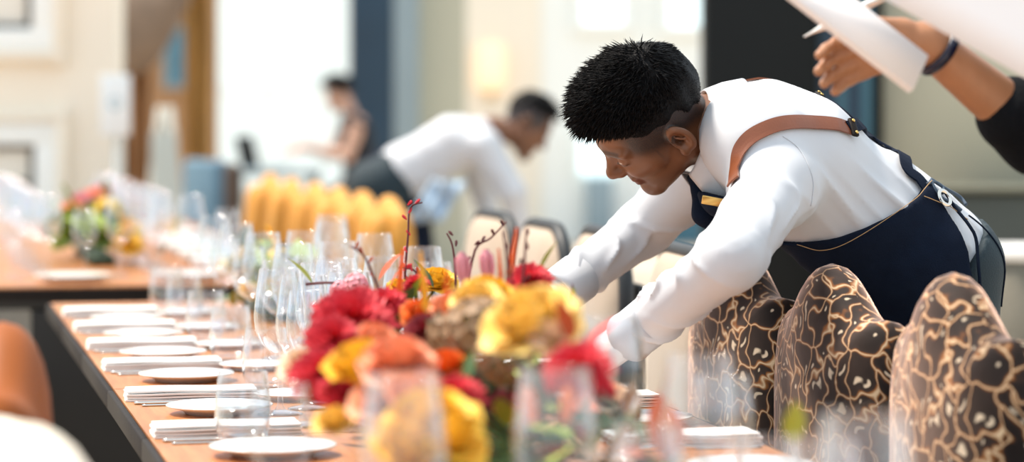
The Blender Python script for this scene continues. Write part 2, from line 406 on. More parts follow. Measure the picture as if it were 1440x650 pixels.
def ribbon(name, func, pts, width, iso=0.003, thick=0.003, n=8, restick=True):
    c = spline(pts, n)
    c, nr = stick(func, c, iso); v, f = [], []
    for i in range(len(c)):
        t = (c[min(i + 1, len(c) - 1)] - c[max(i - 1, 0)]).normalized(); s = t.cross(nr[i]).normalized()
        row = [c[i] + s * width * (k / 4 - 0.5) for k in range(5)]
        if restick: row, _ = stick(func, row, iso, 3)
        v += row + [x + nr[i] * thick for x in reversed(row)]
    for i in range(len(c) - 1):
        for k in range(10):
            a, b = i * 10 + k, i * 10 + (k + 1) % 10; f.append((a, b, b + 10, a + 10))
    f += [tuple(range(10)), tuple(reversed(range((len(c) - 1) * 10, len(c) * 10)))]
    return mesh_py(name, v, f, smooth=False)

# head in its own axes: o midway between the ears, f forward, u up, l to the person's left
def head_prims(o, f, u, l, s=1.0, female=False):
    L = lambda a, b, c: o + (f * a + u * b + l * c) * s
    A = (f, u, l); R = lambda *r: tuple(x * s for x in r)
    q = [el(L(-.008, .043, 0), A, R(.098, .088, .075), .02 * s),
         el(L(.036, -.018, 0), A, R(.060, .085, .060), .03 * s)]
    for g in (1, -1):
        q += [rc(L(.0, -.045, .050 * g), L(.072, -.094, .014 * g), .019 * s, .017 * s, .025 * s),
              rc(L(.045, -.012, .050 * g), L(.074, -.016, .036 * g), .017 * s, .015 * s, .02 * s),
              rc(L(.086, .036, .012 * g), L(.074, .038, .046 * g), .012 * s, .009 * s, .012 * s)]
    q += [el(L(.080, -.098, 0), A, R(.018, .016, .018), .02 * s),
          rc(L(.086, .026, 0), L(.110, -.012, 0), .008 * s, .010 * s, .012 * s),
          el(L(.112, -.018, 0), A, R(.0125, .011, .012), .008 * s)]
    for g in (1, -1):
        q += [el(L(.100, -.022, .012 * g), A, R(.011, .008, .008), .008 * s),
              el(L(.098, .018, .033 * g), A, R(.016, .011, .016), .012 * s, True),
              el(L(.076, .017, .032 * g), A, R(.0145, .0125, .0155), .004 * s),
              rc(L(.0935, .012, .024 * g), L(.086, .012, .044 * g), .0022 * s, .002 * s, .004 * s)]
    q += [rc(L(.093, -.051, .012), L(.093, -.051, -.012), .0075 * s, .0075 * s, .008 * s),
          rc(L(.091, -.063, .010), L(.091, -.063, -.010), .0080 * s, .0080 * s, .008 * s),
          rc(L(.100, -.0568, .022), L(.100, -.0568, -.022), .0022 * s, .0022 * s, .004 * s, True)]
    for g in (1, -1):      # ears: shell, hollow, rim, lobe
        e1 = (f * .94 + l * (-.34 * g)).normalized(); eN = (l * g * .94 + f * .34).normalized(); e2 = (u * .97 - f * .22).normalized()
        c = L(-.014, .003, .080 * g)
        q += [el(c, (e1, e2, eN), R(.020, .034, .0090), .006 * s),
              el(c + (e1 * .002 + e2 * .002 + eN * .009) * s, (e1, e2, eN), R(.0140, .0235, .0105), .003 * s, True),
              el(c + (e1 * .004 - e2 * .005 + eN * .001) * s, (e1, e2, eN), R(.006, .009, .012), .003 * s, True),
              rc(c + (e1 * .006 + e2 * .010 + eN * .004) * s, c + (-e1 * .006 + e2 * .000 + eN * .004) * s, .0026 * s, .0026 * s, .003 * s),
              el(c + (e1 * .004 - e2 * .029 + eN * .001) * s, (e1, e2, eN), R(.008, .009, .006), .005 * s)]
    return q
def head_coords(V, o, f, u, l, s=1.0):
    w = (V - npv(o)) / s
    return w @ npv(f), w @ npv(u), w @ npv(l)
def sstep(a, b, x):
    t = np.clip((x - a) / (b - a), 0, 1); return t * t * (3 - 2 * t)
def head_tint(V, o, f, u, l, s=1.0):
    a, b, c = head_coords(V, o, f, u, l, s); ac = np.abs(c)
    # sides and nape cut short: stubble, fading out above the ears and towards the temples
    hair = sstep(-.020, .020, b - 0.55 * a + 0.010 * np.sin(40 * a)) * sstep(.082, .050, a + 0.15 * (b - .04))
    hair = np.maximum(hair * (b > -0.03), sstep(-.040, .01, b) * sstep(-.045, -.060, a))
    side = sstep(.006, .0, np.abs(a - .030)) * sstep(-.02, .01, b) * (ac > .045) * (b < .06) * .8      # sideburn
    brow = sstep(.0100, .0060, np.abs(b - (.040 - 4.5 * (ac - .030) ** 2))) * sstep(.006, .012, ac) * sstep(.052, .044, ac) * (a > .05)
    lash = sstep(.0025, .001, np.abs(b - .0125)) * sstep(.018, .022, ac) * sstep(.048, .044, ac) * (a > .06)
    beard = .28 * sstep(-.040, -.065, b) * (a > .0) + .25 * sstep(.006, .002, np.abs(b + .042)) * (ac < .022) * (a > .07)
    ear = (ac > .079) & (a > -.045) & (a < .012) & (b < .04) & (b > -.035)
    t = np.maximum.reduce([hair, side, brow * .95, lash * .9, beard]); t[ear] = 0
    lip = sstep(.013, .008, np.abs(b + .057)) * sstep(.026, .020, ac) * (a > .075) * .8
    return t, lip
def hair_object(o, f, u, l, s, parent, length=0.03, n=1500, seed=1, m='hair', quiff=1.0, low=0.03, h=0.004, strand=.0034):
    """crop of hair: a close cap plus combed tufts"""
    L = lambda a, b, c: o + (f * a + u * b + l * c) * s
    A = (f, u, l)
    q = [el(L(-.012, .052, 0), A, (.1015 * s, .090 * s, .079 * s), .02),
         el(L(.046, .096, 0), A, (.056 * s, .040 * s * quiff, .062 * s), .03),
         el(L(.0, .112, 0), A, (.080 * s, .034 * s * quiff, .060 * s), .03)]
    def cap(p):
        d = sdf(q, p); a, b, c = head_coords(p, o, f, u, l, s)
        line = low + .080 * sstep(.010, .085, a) - .045 * sstep(-.03, -.09, a) + .016 * sstep(.02, .07, np.abs(c)) * (a > -.05)
        d = np.maximum(d + .0115 * s * sstep(.055, .0, b - line), (line - b) * s)
        return d + .0030 * s * np.sin(95 * c + 60 * a) * np.sin(70 * a + 30 * b)
    lo, hi = bounds(q)
    V, F = sdf_mesh(cap, lo, hi, h)
    v, fa = [tuple(x) for x in V.tolist()], [tuple(x) for x in F.tolist()]
    r = random.Random(seed); nV = V.shape[0]
    a_, b_, c_ = head_coords(V, o, f, u, l, s)
    cand = np.nonzero(b_ - .35 * a_ * (a_ < 0) > .030 + .012 * (np.abs(c_) > .05))[0]
    G = grad(cap, V.astype(np.float32), .006)
    for i in range(n):
        k = int(cand[r.randrange(len(cand))]); p = Vector(V[k].tolist()); nr = Vector(G[k].tolist())
        top = max(0.0, min(1.0, (b_[k] - .06) / .05)); ln = length * s * (0.35 + 0.8 * r.random()) * (0.22 + 0.78 * top ** 1.3)
        back = max(0.0, min(1.0, (-a_[k] - .035) / .05))
        d = (nr * (0.40 + 0.4 * r.random()) * (1 - .6 * back) + f * (0.55 + .5 * r.random()) * (1 - 1.2 * back) - u * .8 * back + l * (c_[k] * 5 + r.uniform(-.35, .35)) + u * r.uniform(-.15, .35)).normalized()
        dn_ = d.dot(nr)
        if dn_ < .30: d = (d + nr * (.30 - dn_)).normalized()
        p = p - nr * .003 * s; w = strand * s * (0.6 + 0.8 * r.random()); e, g2 = frame_of(d)
        mid = p + d * ln * .55; tip = p + (d * 1.0 - u * .25 * r.random() + nr * .05).normalized() * ln
        i0 = len(v)
        for kk in range(3): an = 2.09 * kk; v.append(tuple(p + (e * math.cos(an) + g2 * math.sin(an)) * w))
        for kk in range(3): an = 2.09 * kk; v.append(tuple(mid + (e * math.cos(an) + g2 * math.sin(an)) * w * .75))
        v.append(tuple(tip))
        for kk in range(3):
            k2 = (kk + 1) % 3; fa.append((i0 + kk, i0 + k2, i0 + 3 + k2, i0 + 3 + kk)); fa.append((i0 + 3 + kk, i0 + 3 + k2, i0 + 6))
    return mk('hair', mesh_py('hair', v, fa), M[m], parent)

def hand_prims(wr, d, nrm, side, curl=0.5, s=1.0, thumb_out=0.6, r0=1.0):
    """wr wrist, d pointing to the fingertips, nrm out of the back of the hand, side = direction of the thumb"""
    d = d.normalized(); nrm = (nrm - d * nrm.dot(d)).normalized(); side = (side - d * side.dot(d) - nrm * side.dot(nrm)).normalized()
    q = [rc(wr, wr + d * .05 * s, .026 * s * r0, .026 * s * r0, .015)]
    for t in (-.026, -.009, .009, .026):
        q.append(rc(wr + d * .02 * s + side * t * .7 * s, wr + d * .088 * s + side * t * s, .0145 * s * r0, .0115 * s * r0, .012))
    for i, t in enumerate((.030, .010, -.010, -.029)):
        ln = (.072, .080, .075, .058)[i] * s; p = wr + d * .090 * s + side * t * s; ang = 0.15
        for j, fr in enumerate((.42, .33, .27)):
            ang += curl * (0.75, 0.9, 0.7)[j]
            dd = d * math.cos(ang) - nrm * math.sin(ang) + side * t * .8
            e = p + dd * ln * fr; rr = (.0095, .0088, .0080)[j] * s * r0
            q.append(rc(p, e, rr, rr * .93, .005)); p = e
    p = wr + d * .028 * s + side * .024 * s; dd = (d * .75 + side * thumb_out - nrm * .25).normalized()
    e = p + dd * .044 * s; q.append(rc(p, e, .0150 * s * r0, .0115 * s * r0, .012))
    dd2 = (d * .9 + side * (thumb_out - .35) - nrm * (.2 + .5 * curl)).normalized(); e2 = e + dd2 * .032 * s; q.append(rc(e, e2, .0108 * s * r0, .0100 * s * r0, .005))
    dd3 = (d * .95 + side * (thumb_out - .65) - nrm * (.2 + .8 * curl)).normalized(); q.append(rc(e2, e2 + dd3 * .026 * s, .0098 * s * r0, .0082 * s * r0, .005))
    return q

# ------------------------------------------------------------------ the setting
def struct(name, me, m, loc=(0, 0, 0), parent=None):
    o = mk(name, me, m, parent); o.location = loc
    if parent is None: o['kind'] = 'structure'
    return o
def panel(name, px0, px1, py0, py1, Z, thick, m, parent=None, bev=0.0, kind=None):
    a, b = P(px0, py1, Z), P(px1, py0, Z)
    me = box_mesh(name, b.x - a.x, thick, b.z - a.z, bev)
    o = mk(name, me, m, parent); o.location = ((a.x + b.x) / 2, Z + thick / 2, a.z)
    if kind: o['kind'] = kind
    return o
struct('floor', box_mesh('floor', 40, 40, 0.1), M['floor'], (0, 12, -0.1))
ZB = 26.0
struct('wall_back', box_mesh('wall_back', 34, 0.2, 4.2), M['offwhite'], (0, ZB + .1, 0))
w = struct('window_1', box_mesh('window_pane', 1.24, 0.06, 2.85), M['day'], (P(394, 0, ZB).x, ZB - .05, .52))
for dx, wd in ((-.64, .05), (.64, .05), (-.1, .03)): mk('window_frame', box_mesh('window_frame', wd, .1, 2.89), M['offwhite'], w, (dx, -.01, -.04))
for dz in (-.06, .85): mk('window_frame', box_mesh('window_frame', 1.32, .1, .05), M['offwhite'], w, (0, -.012, dz))
for n, (x0, x1, y0, y1) in enumerate(((815, 880, -200, 36), (936, 986, -200, 40)), 2):
    a, b = P(x0, y1, ZB), P(x1, y0, ZB)
    w = struct('window_%d' % n, box_mesh('window_pane', b.x - a.x, .06, b.z - a.z), M['dayb'], ((a.x + b.x) / 2, ZB - .05, a.z))
    for s in (-1, 1): mk('window_frame', box_mesh('window_frame', .07, .1, b.z - a.z), M['offwhite'], w, (s * (b.x - a.x) / 2, -.01, 0))
    mk('window_frame', box_mesh('window_frame', b.x - a.x + .14, .1, .07), M['offwhite'], w, (0, -.012, -.05))
w = panel('window_4', 812, 868, 188, 246, ZB - .1, .06, M['dayb'], kind='structure')
a, b = P(812, 246, ZB - .1), P(868, 188, ZB - .1)
for s in (-1, 1): mk('window_frame', box_mesh('window_frame', .05, .1, b.z - a.z), M['offwhite'], w, (s * (b.x - a.x) / 2, -.01, 0))
panel('trim_1', 824, 862, 250, 420, ZB - .2, .12, M['bluegrey'], kind='structure', bev=.02)
panel('trim_2', 925, 998, 286, 420, ZB - .3, .12, M['steelblue'], kind='structure', bev=.02)
# navy pillar with its pale edge, round column next to it
def column(name, px, r, Z, m, ztop=4.0, base=None):
    o = struct(name, lathe(name, [(r, 0), (r, ztop)], 40), m, (P(px, 0, Z).x, Z, 0))
    if base: mk('column_base', lathe('column_base', [(r * 1.12, 0), (r * 1.12, base - .06), (r * 1.06, base - .02), (r * 1.0, base)], 40), M['char'], o)
    return o
p = panel('wall_pillar', 491, 553, -300, 420, 21, .3, M['navyp'], kind='structure', bev=.02)
panel('trim_3', 553, 588, -300, 420, 21, .28, M['bluegrey'], kind='structure', bev=.02)
panel('wall_middle', 588, 655, -300, 420, 21.2, .2, M['olive'], kind='structure')
# dark partition with blue streaked side and the round olive column behind the waiter
pt = panel('wall_partition', 990, 1152, -300, 700, 12.4, .25, M['char'], kind='structure', bev=.02)
for k, (x0, x1, mm) in enumerate(((1152, 1178, 'navyp'), (1178, 1190, 'steelblue'), (1190, 1212, 'navyp'), (1212, 1226, 'steelblue'), (1226, 1262, 'char'))):
    panel('trim_%d' % (4 + k), x0, x1, -300, 700, 12.5, .2, M[mm], kind='structure')
column('wall_column', 1425, 0.60, 12.6, M['olive'])
panel('wall_dado', 1300, 1900, 268, 720, 11.6, .25, mat('dark_green_dado', (0.055, 0.062, 0.050), 0.5, 0.2, 3), kind='structure', bev=.03)
panel('trim_9', 1296, 1900, 262, 270, 11.55, .33, mat('dado_rail', (0.16, 0.16, 0.12), 0.4, 0.2, 3), kind='structure', bev=.01)
# cream wall on the left with two sash windows
ZL = 14.0
panel('wall_left', -900, 163, -500, 560, ZL, .3, M['cream'], kind='structure')
def sash(n, x0, x1, y0, y1, bars):
    o = panel('window_%d' % n, x0, x1, y0, y1, ZL - .02, .05, M['daywarm'], kind='structure')
    a, b = P(x0, y1, ZL), P(x1, y0, ZL); W, H = b.x - a.x, b.z - a.z
    for s in (-1, 1):
        mk('sash_bar', box_mesh('sash_bar', .030, .05, H), M['frame'], o, (s * (W / 2 - .012), -.03, 0))
        mk('architrave', box_mesh('architrave', .11, .09, H + .22, .01), M['offwhite'], o, (s * (W / 2 + .056), -.02, -.11))
        mk('architrave', box_mesh('architrave', .05, .12, H + .36, .01), M['cream'], o, (s * (W / 2 + .135), -.025, -.18))
    for k in (0, 1):
        mk('sash_bar', box_mesh('sash_bar', W, .05, .022), M['frame'], o, (0, -.032, k * (H - .022)))
        mk('architrave', box_mesh('architrave', W + .22, .09, .11, .01), M['offwhite'], o, (0, -.021, -.11 if k == 0 else H))
        mk('architrave', box_mesh('architrave', W + .32, .12, .05, .01), M['cream'], o, (0, -.026, -.16 if k == 0 else H + .11))
    for t in bars: mk('sash_bar', box_mesh('sash_bar', W, .04, .02), M['frame'], o, (0, -.031, H * t))
    mk('sash_bar', box_mesh('sash_bar', .02, .04, H), M['frame'], o, (0, -.0305, 0))
sash(5, -190, 46, -160, 40, (.5,))
sash(6, -190, 50, 204, 325, (.55,))

# the passage between the two walls: wooden screen, swag of drapery, picture, easel
ZP = 17.0
scr = panel('wooden_screen', 160, 305, -300, 420, ZP + 1.2, .08, wood_mat('walnut_screen', (0.30, .16, .08), (.52, .32, .17), .5))
tag(scr, 'tall warm brown wooden screen standing in the passage between the walls', 'screen')
def drape(name, px0, px1, py0, py1, Z, folds, m, skew=0.0, depth=.05):
    a, b = P(px0, py1, Z), P(px1, py0, Z); v, f = [], []; n, mm = folds * 8, 12
    for j in range(mm + 1):
        for i in range(n + 1):
            t, q = i / n, j / mm
            x = a.x + (b.x - a.x) * t + skew * (q - .5) ; z = a.z + (b.z - a.z) * q
            y = Z + depth * math.sin(t * folds * 2 * math.pi) * (1 - .4 * q) + .02 * math.sin(9 * q + 5 * t)
            v.append((x, y, z))
    for j in range(mm):
        for i in range(n): k = j * (n + 1) + i; f.append((k, k + 1, k + n + 2, k + n + 1))
    o = mk(name, mesh_py(name, v, f), m); md = o.modifiers.new('thickness', 'SOLIDIFY'); md.thickness = .012
    return o
tag(drape('curtain', 164, 214, -260, 330, ZP, 4, mat('brown_drapery', (.42, .22, .10), .8, .4, 3, .2, 40)), 'brown gathered curtain hanging beside the cream wall', 'curtain')
tag(drape('curtain', 262, 296, -260, 300, ZP + .3, 3, mat('ochre_drapery', (.50, .28, .08), .8, .3, 3, .2, 40)), 'ochre curtain hanging beside the bright white wall', 'curtain')
# diagonal swag made of hanging folds
v, f = [], []; n = 24; R_ = 10
A0, A1 = P(165, 25, ZP - .2), P(300, -90, ZP - .2)
for i in range(n + 1):
    t = i / n; c = A0.lerp(A1, t) + Vector((0, 0, -.25 * math.sin(math.pi * t))); rr = .16 + .16 * math.sin(math.pi * t)
    for k in range(R_):
        g = 2 * math.pi * k / R_; q = rr * (1 + .18 * math.cos(3 * g + 2 * t)); v.append(c + Vector((.3 * q * math.cos(g), .45 * q * math.sin(g), q * math.cos(g))))
for i in range(n):
    for k in range(R_): a_, b_ = i * R_ + k, i * R_ + (k + 1) % R_; f.append((a_, b_, b_ + R_, a_ + R_))
tag(mk('drapery_swag', mesh_py('drapery_swag', v, f), mat('taupe_swag', (.20, .14, .10), .8, .5, 6, .4, 20)), 'dark taupe swag of drapery slung diagonally across the passage', 'drapery')
pic = thing('framed_picture', 'blue picture in a pale frame hanging in the passage', 'picture', P(258, 118, ZP + 1.172))
mk('picture', box_mesh('picture', .20, .03, .34), mat('blue_painting', (.10, .26, .38), .4, .6, 6), pic)
for s in (-1, 1): mk('frame', box_mesh('frame', .03, .05, .40), M['bluegrey'], pic, (s * .115, 0, -.03))
for z in (-.03, .34): mk('frame', box_mesh('frame', .20, .05, .03), M['bluegrey'], pic, (0, 0, z))
ez = thing('easel', 'pale wooden easel with splayed legs standing in the passage', 'easel', (P(232, 0, ZP - .5).x, ZP - .5, 0))
mp = mat('weathered_easel_wood', (.52, .52, .48), .7, .2, 6)
for x in (-.10, .10): mk('leg', tube('leg', [(x * 1.6, 0, 0), (x * .25, 0, 1.25)], .025, 6), mp, ez)
mk('leg', tube('leg', [(0, .5, 0), (0, .03, 1.2)], .022, 6), mp, ez)
mk('ledge', box_mesh('ledge', .42, .05, .04), mp, ez, (0, -.03, .55))
mk('board', box_mesh('board', .15, .025, .50), mat('grey_blue_board', (.42, .48, .50), .6, .2, 3), ez, (0, -.04, .60))
bx = panel('storage_crate', 252, 280, 206, 330, ZP - .2, .4, mat('navy_crate', (.02, .035, .12), .6, .2, 5), bev=.02); bx.location.z = 0
tag(bx, 'tall navy crate standing at the end of the passage', 'crate')
# blue upright chair back seen at the passage mouth
def simple_chair(label, m, loc, rz, w=.46, top=.98, group=None, legm=None):
    c = thing('upholstered_chair', label, 'chair', loc, rz, group)
    lm = legm or M['dleg']
    mk('seat', box_mesh('seat', .46, w, .10, .03, 3), m, c, (-.23, 0, .38))
    mk('backrest', box_mesh('backrest', .08, w, top - .44, .035, 3), m, c, (0, 0, .44))
    for x in (-.42, -.02):
        for y in (-1, 1): mk('leg', tube('leg', [(x, y * (w / 2 - .04), 0), (x, y * (w / 2 - .04), .40)], [.014, .020], 6), lm, c)
    return c
simple_chair('blue upholstered chair standing at the mouth of the passage', mat('slate_blue_fabric', (.10, .19, .27), .8, .3, 6), T(14.6, 1.15, 0), TANG + .3)
simple_chair('dark brown upholstered chair beside the row of mustard chairs', mat('dark_brown_fabric', (.085, .06, .045), .8, .3, 6), T(13.4, 1.15, 0), TANG - .1)
# sign on a stand
sg = thing('sign_stand', 'white notice sign on a slim pole before the cream wall', 'sign', (P(163, 0, 13.3).x, 13.3, 0))
zc = P(0, 148, 13.3).z
mk('base', lathe('base', [(.15, 0), (.15, .012), (.03, .03)], 24), M['steel'], sg)
mk('pole', tube('pole', [(0, 0, .02), (0, 0, zc - .1)], .013, 8), M['steel'], sg)
bd = mk('sign_board', box_mesh('sign_board', .14, .012, .285, .004, 2, base=False), mat('sign_white', (.80, .88, .90), .4, .02, 4), sg, (0, -.018, zc))
mk('printed_mark', lathe('printed_mark', [(.030, 0), (.030, .002), (.018, .002), (.018, 0)], 20, False), mat('pale_blue_ink', (.40, .58, .66), .5, .1, 4), bd, (0, -.0065, .01), (math.pi / 2, 0, 0))
# wall lamp glowing on the cream column behind the second waiter
lp = thing('wall_lamp', 'warm glowing lamp on the wall behind the bending waiter', 'lamp', P(690, 130, ZB - .12))
mk('bracket', box_mesh('bracket', .06, .1, .12), M['brass'], lp, (0, .06, -.06))
mk('shade', lathe('shade', [(.10, 0), (.14, .1), (.13, .42), (.09, .46)], 20), mat('lamp_shade_glow', (1.0, .72, .48), .5, .05, 3, emit=.22), lp)
mk('wall_panel', box_mesh('wall_panel', .82, .03, 3.0), M['cream'], lp, (.05, .10, -1.6))

# ------------------------------------------------------------------ tables
def banquet_table(label, Z0, Z1, v0, v1, group):
    L = (Z1 - Z0) / TD.y; W = v1 - v0
    c = T((Z0 + Z1) / 2 + (v0 + v1) / 2 * TN.y * 0, (v0 + v1) / 2, 0)
    t = thing('banquet_table', label, 'table', c, TANG, group)
    mk('tabletop', box_mesh('tabletop', W - .02, L - .006, .014), M['wood'], t, (0, 0, TZ - .014))
    for s in (-1, 1):
        mk('edge_band', box_mesh('edge_band', .012, L - .004, .034, .003), M['edge'], t, (s * (W / 2 - .004), 0, TZ - .036))
        mk('edge_band', box_mesh('edge_band', W - .02, .008, .034, .002), M['edge'], t, (0, s * (L / 2 - .005), TZ - .040))
    mk('frame', box_mesh('frame', W - .05, L - .03, .05, .004), M['black'], t, (0, 0, TZ - .066))
    mk('pedestal', box_mesh('pedestal', W * .33, L - .01, TZ - .07), M['black'], t, (0, 0, 0.0))
    return t
seg = [(1.45 + .735 * k, 1.45 + .735 * (k + 1)) for k in range(8)]
for k, (a, b) in enumerate(seg):
    lab = ['long table section nearest the camera under the foreground glasses', 'second table section from the near end of the long table',
           'third table section from the near end under the front flowers', 'fourth table section from the near end beside the tan leather chair',
           'fifth table section from the near end of the long table', 'sixth table section from the near end of the long table',
           'seventh table section from the near end of the long table', 'oak topped table section at the far end of the long table'][k]
    banquet_table(lab, a, b, 0, .9, 'sections of the long banquet table')
ZT2 = 7.95
for k in range(4):
    banquet_table('far oak banquet table section, %s behind the long table' % ORD[k], ZT2 + 1.15 * k, ZT2 + 1.15 * (k + 1), -.45, .86, 'sections of the far table')

# ------------------------------------------------------------------ chairs
def pillow(name, outline, T_, cx, cz, bulge=0.0, rings=(0, .25, .5, .7, .82, .9, .95, .98, 1.0), pw=5.0):
    """padded slab: outline in (y,z), thickness along x; uv wraps round the edge"""
    v, f, uv = [], [], []; n = len(outline)
    for s in (1, -1):
        for r in rings:
            d = T_ * (1 - r ** pw) ** .5
            for (y, z) in outline:
                yy, zz = cx + (y - cx) * r, cz + (z - cz) * r
                x = s * d + bulge * (1 - ((yy - cx) / .24) ** 2) * (-1)
                v.append((x, yy, zz))
                off = (T_ - d); ln = math.hypot(y - cx, z - cz) + 1e-6
                uv.append((yy + (y - cx) / ln * off * 1.0 + (0 if s < 0 else 3.1), zz + (z - cz) / ln * off))
    m = len(rings)
    for si in (0, 1):
        for i in range(m - 1):
            for k in range(n):
                a = (si * m + i) * n + k; b = (si * m + i) * n + (k + 1) % n
                q = (a, a + n, b + n, b); f.append(q if si == 0 else tuple(reversed(q)))
    me = mesh_py(name, v, f, True, uv)
    bm = bmesh.new(); bm.from_mesh(me); bmesh.ops.remove_doubles(bm, verts=bm.verts, dist=1e-5); bmesh.ops.recalc_face_normals(bm, faces=bm.faces); bm.to_mesh(me); bm.free()
    me.polygons.foreach_set('use_smooth', [True] * len(me.polygons))
    return me
def camel(w, zb, zs, zp, n=40, flare=.0):
    """outline of a hump-backed chair back: shoulders at zs, peak at zp"""
    pts = []
    for i in range(n + 1):
        t = -1 + 2 * i / n; y = t * w / 2
        z = zs + (zp - zs) * (math.cos(min(1, abs(t) / .64) * math.pi) * .5 + .5) ** .8 - (.10 * max(0, (abs(t) - .80) / .20) ** 2.4)
        pts.append((y, z))
    right = [(w / 2 * (1 + flare * 0), z) for z in np.linspace(zs - .13, zb, 10)]
    bot = [(y, zb) for y in np.linspace(w / 2 - .04, -w / 2 + .04, 8)]
    left = [(-w / 2, z) for z in np.linspace(zb, zs - .13, 10)]
    return pts + right + bot + left
def hump_chair(label, m, loc, rz, w=.485, zs=.92, zp=1.01, group=None, T_=.062, mback=None):
    """origin on the floor under the backrest; the chair faces -x"""
    c = thing('dining_chair', label, 'chair', loc, rz, group)
    o = camel(w, .40, zs, zp)
    mk('backrest', pillow('backrest', o, T_, 0, .70, .03), m, c)
    so = []
    for k in range(40):
        g = 2 * math.pi * k / 40; cc, ss = math.cos(g), math.sin(g)
        so.append((.225 * math.copysign(abs(cc) ** .45, cc), .235 * math.copysign(abs(ss) ** .45, ss)))
    me = pillow('seat', so, .055, 0, 0, .012)
    st = mk('seat', me, m, c, (-.27, 0, .42)); st.rotation_euler = (0, math.pi / 2, 0)
    mk('seat_rail', box_mesh('seat_rail', .42, w - .06, .05, .008), M['dleg'], c, (-.24, 0, .325))
    for x in (-.43, 0.02):
        for y in (-1, 1): mk('leg', tube('leg', [(x + (.03 if x > 0 else -.01), y * (w / 2 - .05), 0), (x, y * (w / 2 - .06), .36)], [.014, .024], 8), M['dleg'], c)
    return c
VC = 1.135
g = 'leopard velvet chairs along the right of the table'
hump_chair('leopard velvet hump-backed chair nearest the camera, in the bottom right corner', M['leopard'], T(4.04, VC, 0), TANG - .03, group=g, zs=.935, zp=1.015)
hump_chair('leopard velvet hump-backed chair in the middle, against the waiter apron', M['leopard'], T(4.57, VC, 0), TANG + .03, group=g, zs=.92, zp=.998)
hump_chair('leopard velvet hump-backed chair farthest back, under the waiter sleeve', M['leopard'], T(5.09, VC, 0), TANG + .03, group=g, zs=.92, zp=1.0)

def piped_chair(label, loc, rz, w=.47, top=.965):
    c = thing('piped_chair', label, 'chair', loc, rz, 'beige chairs with black piping')
    pts = []
    r = .13
    for k in range(9): g_ = math.pi / 2 * k / 8; pts.append((w / 2 - r + r * math.sin(g_), top - r + r * math.cos(g_)))
    pts += [(w / 2, z) for z in np.linspace(top - r - .03, .44, 8)] + [(-w / 2, z) for z in np.linspace(.44, top - r - .03, 8)]
    for k in range(9): g_ = math.pi / 2 * k / 8; pts.append((-w / 2 + r - r * math.cos(g_), top - r + r * math.sin(g_)))
    mk('backrest', pillow('backrest', pts, .04, 0, .70, .01), M['beigef'], c)
    n = len(pts); loop = [(0, y * 1.005, z + (.003 if z > .6 else 0)) for y, z in pts]
    mk('piping', tube('piping', loop, .017, 8, True), M['piping'], c)
    mk('back_shell', box_mesh('back_shell', .02, w - .08, top - .60, .008), M['piping'], c, (.042, 0, .50))
    mk('seat', box_mesh('seat', .44, w, .09, .03, 3), M['beigef'], c, (-.23, 0, .38))
    for x in (-.42, 0):
        for y in (-1, 1): mk('leg', tube('leg', [(x, y * (w / 2 - .04), 0), (x, y * (w / 2 - .05), .40)], [.013, .018], 6), M['piping'], c)
    return c
for k, (Z, dv, top) in enumerate(((5.62, .02, .96), (6.33, .03, .965), (6.86, .02, .96), (7.35, .0, .965))):
    piped_chair(['beige chair with black piping between the two arms of the waiter', 'beige chair with black piping just left of the waiter sleeve',
                 'beige chair with black piping, third back from the waiter', 'beige chair with black piping farthest back, before the second waiter'][k], T(Z, VC + dv, 0), TANG - .05 + .03 * k, top=top)

def channel_chair(label, loc, rz):
    c = thing('mustard_chair', label, 'chair', loc, rz, 'mustard chairs at the far table')
    pts = camel(.48, .42, .91, .955, 24)
    mk('backrest', pillow('backrest', pts, .055, 0, .68, .015), M['mustard'], c)
    for y in (-.14, 0, .14): mk('channel', tube('channel', spline([(-.055, y, .46), (-.072, y, .66), (-.050, y, .90)], 4), [.05] * 8 + [.03], 8), M['mustard'], c)
    mk('seat', box_mesh('seat', .46, .48, .10, .035, 3), M['mustard'], c, (-.24, 0, .38))
    for x in (-.42, 0):
        for y in (-1, 1): mk('leg', tube('leg', [(x, y * .19, 0), (x, y * .18, .40)], [.013, .019], 6), M['dleg'], c)
    return c
mc = None
for k, Z in enumerate((9.5, 10.05, 10.6, 11.2, 11.9, 12.6)):
    lab = 'mustard velvet chair at the far table, %s' % ['nearest of the row', 'second of the row', 'third of the row', 'fourth of the row', 'fifth of the row', 'last of the row'][k]
    if mc is None: mc = channel_chair(lab, T(Z, 1.24, 0), TANG)
    else: copy_tree(mc, T(Z, 1.24, 0), TANG + rnd.uniform(-.06, .06), lab)
# chairs on the left of the table
hump_chair('tan leather chair with rounded back at the left edge', M['leather'], T(3.50, -.262, 0), TANG + math.pi, w=.50, zs=.915, zp=.985)
hump_chair('cream upholstered chair in the bottom left corner', M['creamf'], T(2.74, -.272, 0), TANG + math.pi + .03, w=.52, zs=.932, zp=.943, T_=.085)
ch = simple_chair('taupe upholstered chair behind the far corner of the table', mat('taupe_fabric', (.45, .37, .28), .85, .15, 6, .2, 120), T(7.35, -.47, 0), TANG + math.pi, w=.62, top=.72)
# woven tub table with crockery at the right
tb = thing('tub_table', 'round grey woven side table at the right edge behind the waiter', 'table', P(1440, 0, 9.2) * 1 - Vector((0, 0, P(1440, 0, 9.2).z)))
mk('drum', lathe('drum', [(.15, .0), (.17, .02), (.19, .40), (.19, .76)], 32), M['greyweave'], tb)
mk('tray_top', lathe('tray_top', [(.19, .76), (.20, .765), (.20, .80), (.185, .80), (.18, .775), (.0, .775)], 32), M['white_cloth'], tb)

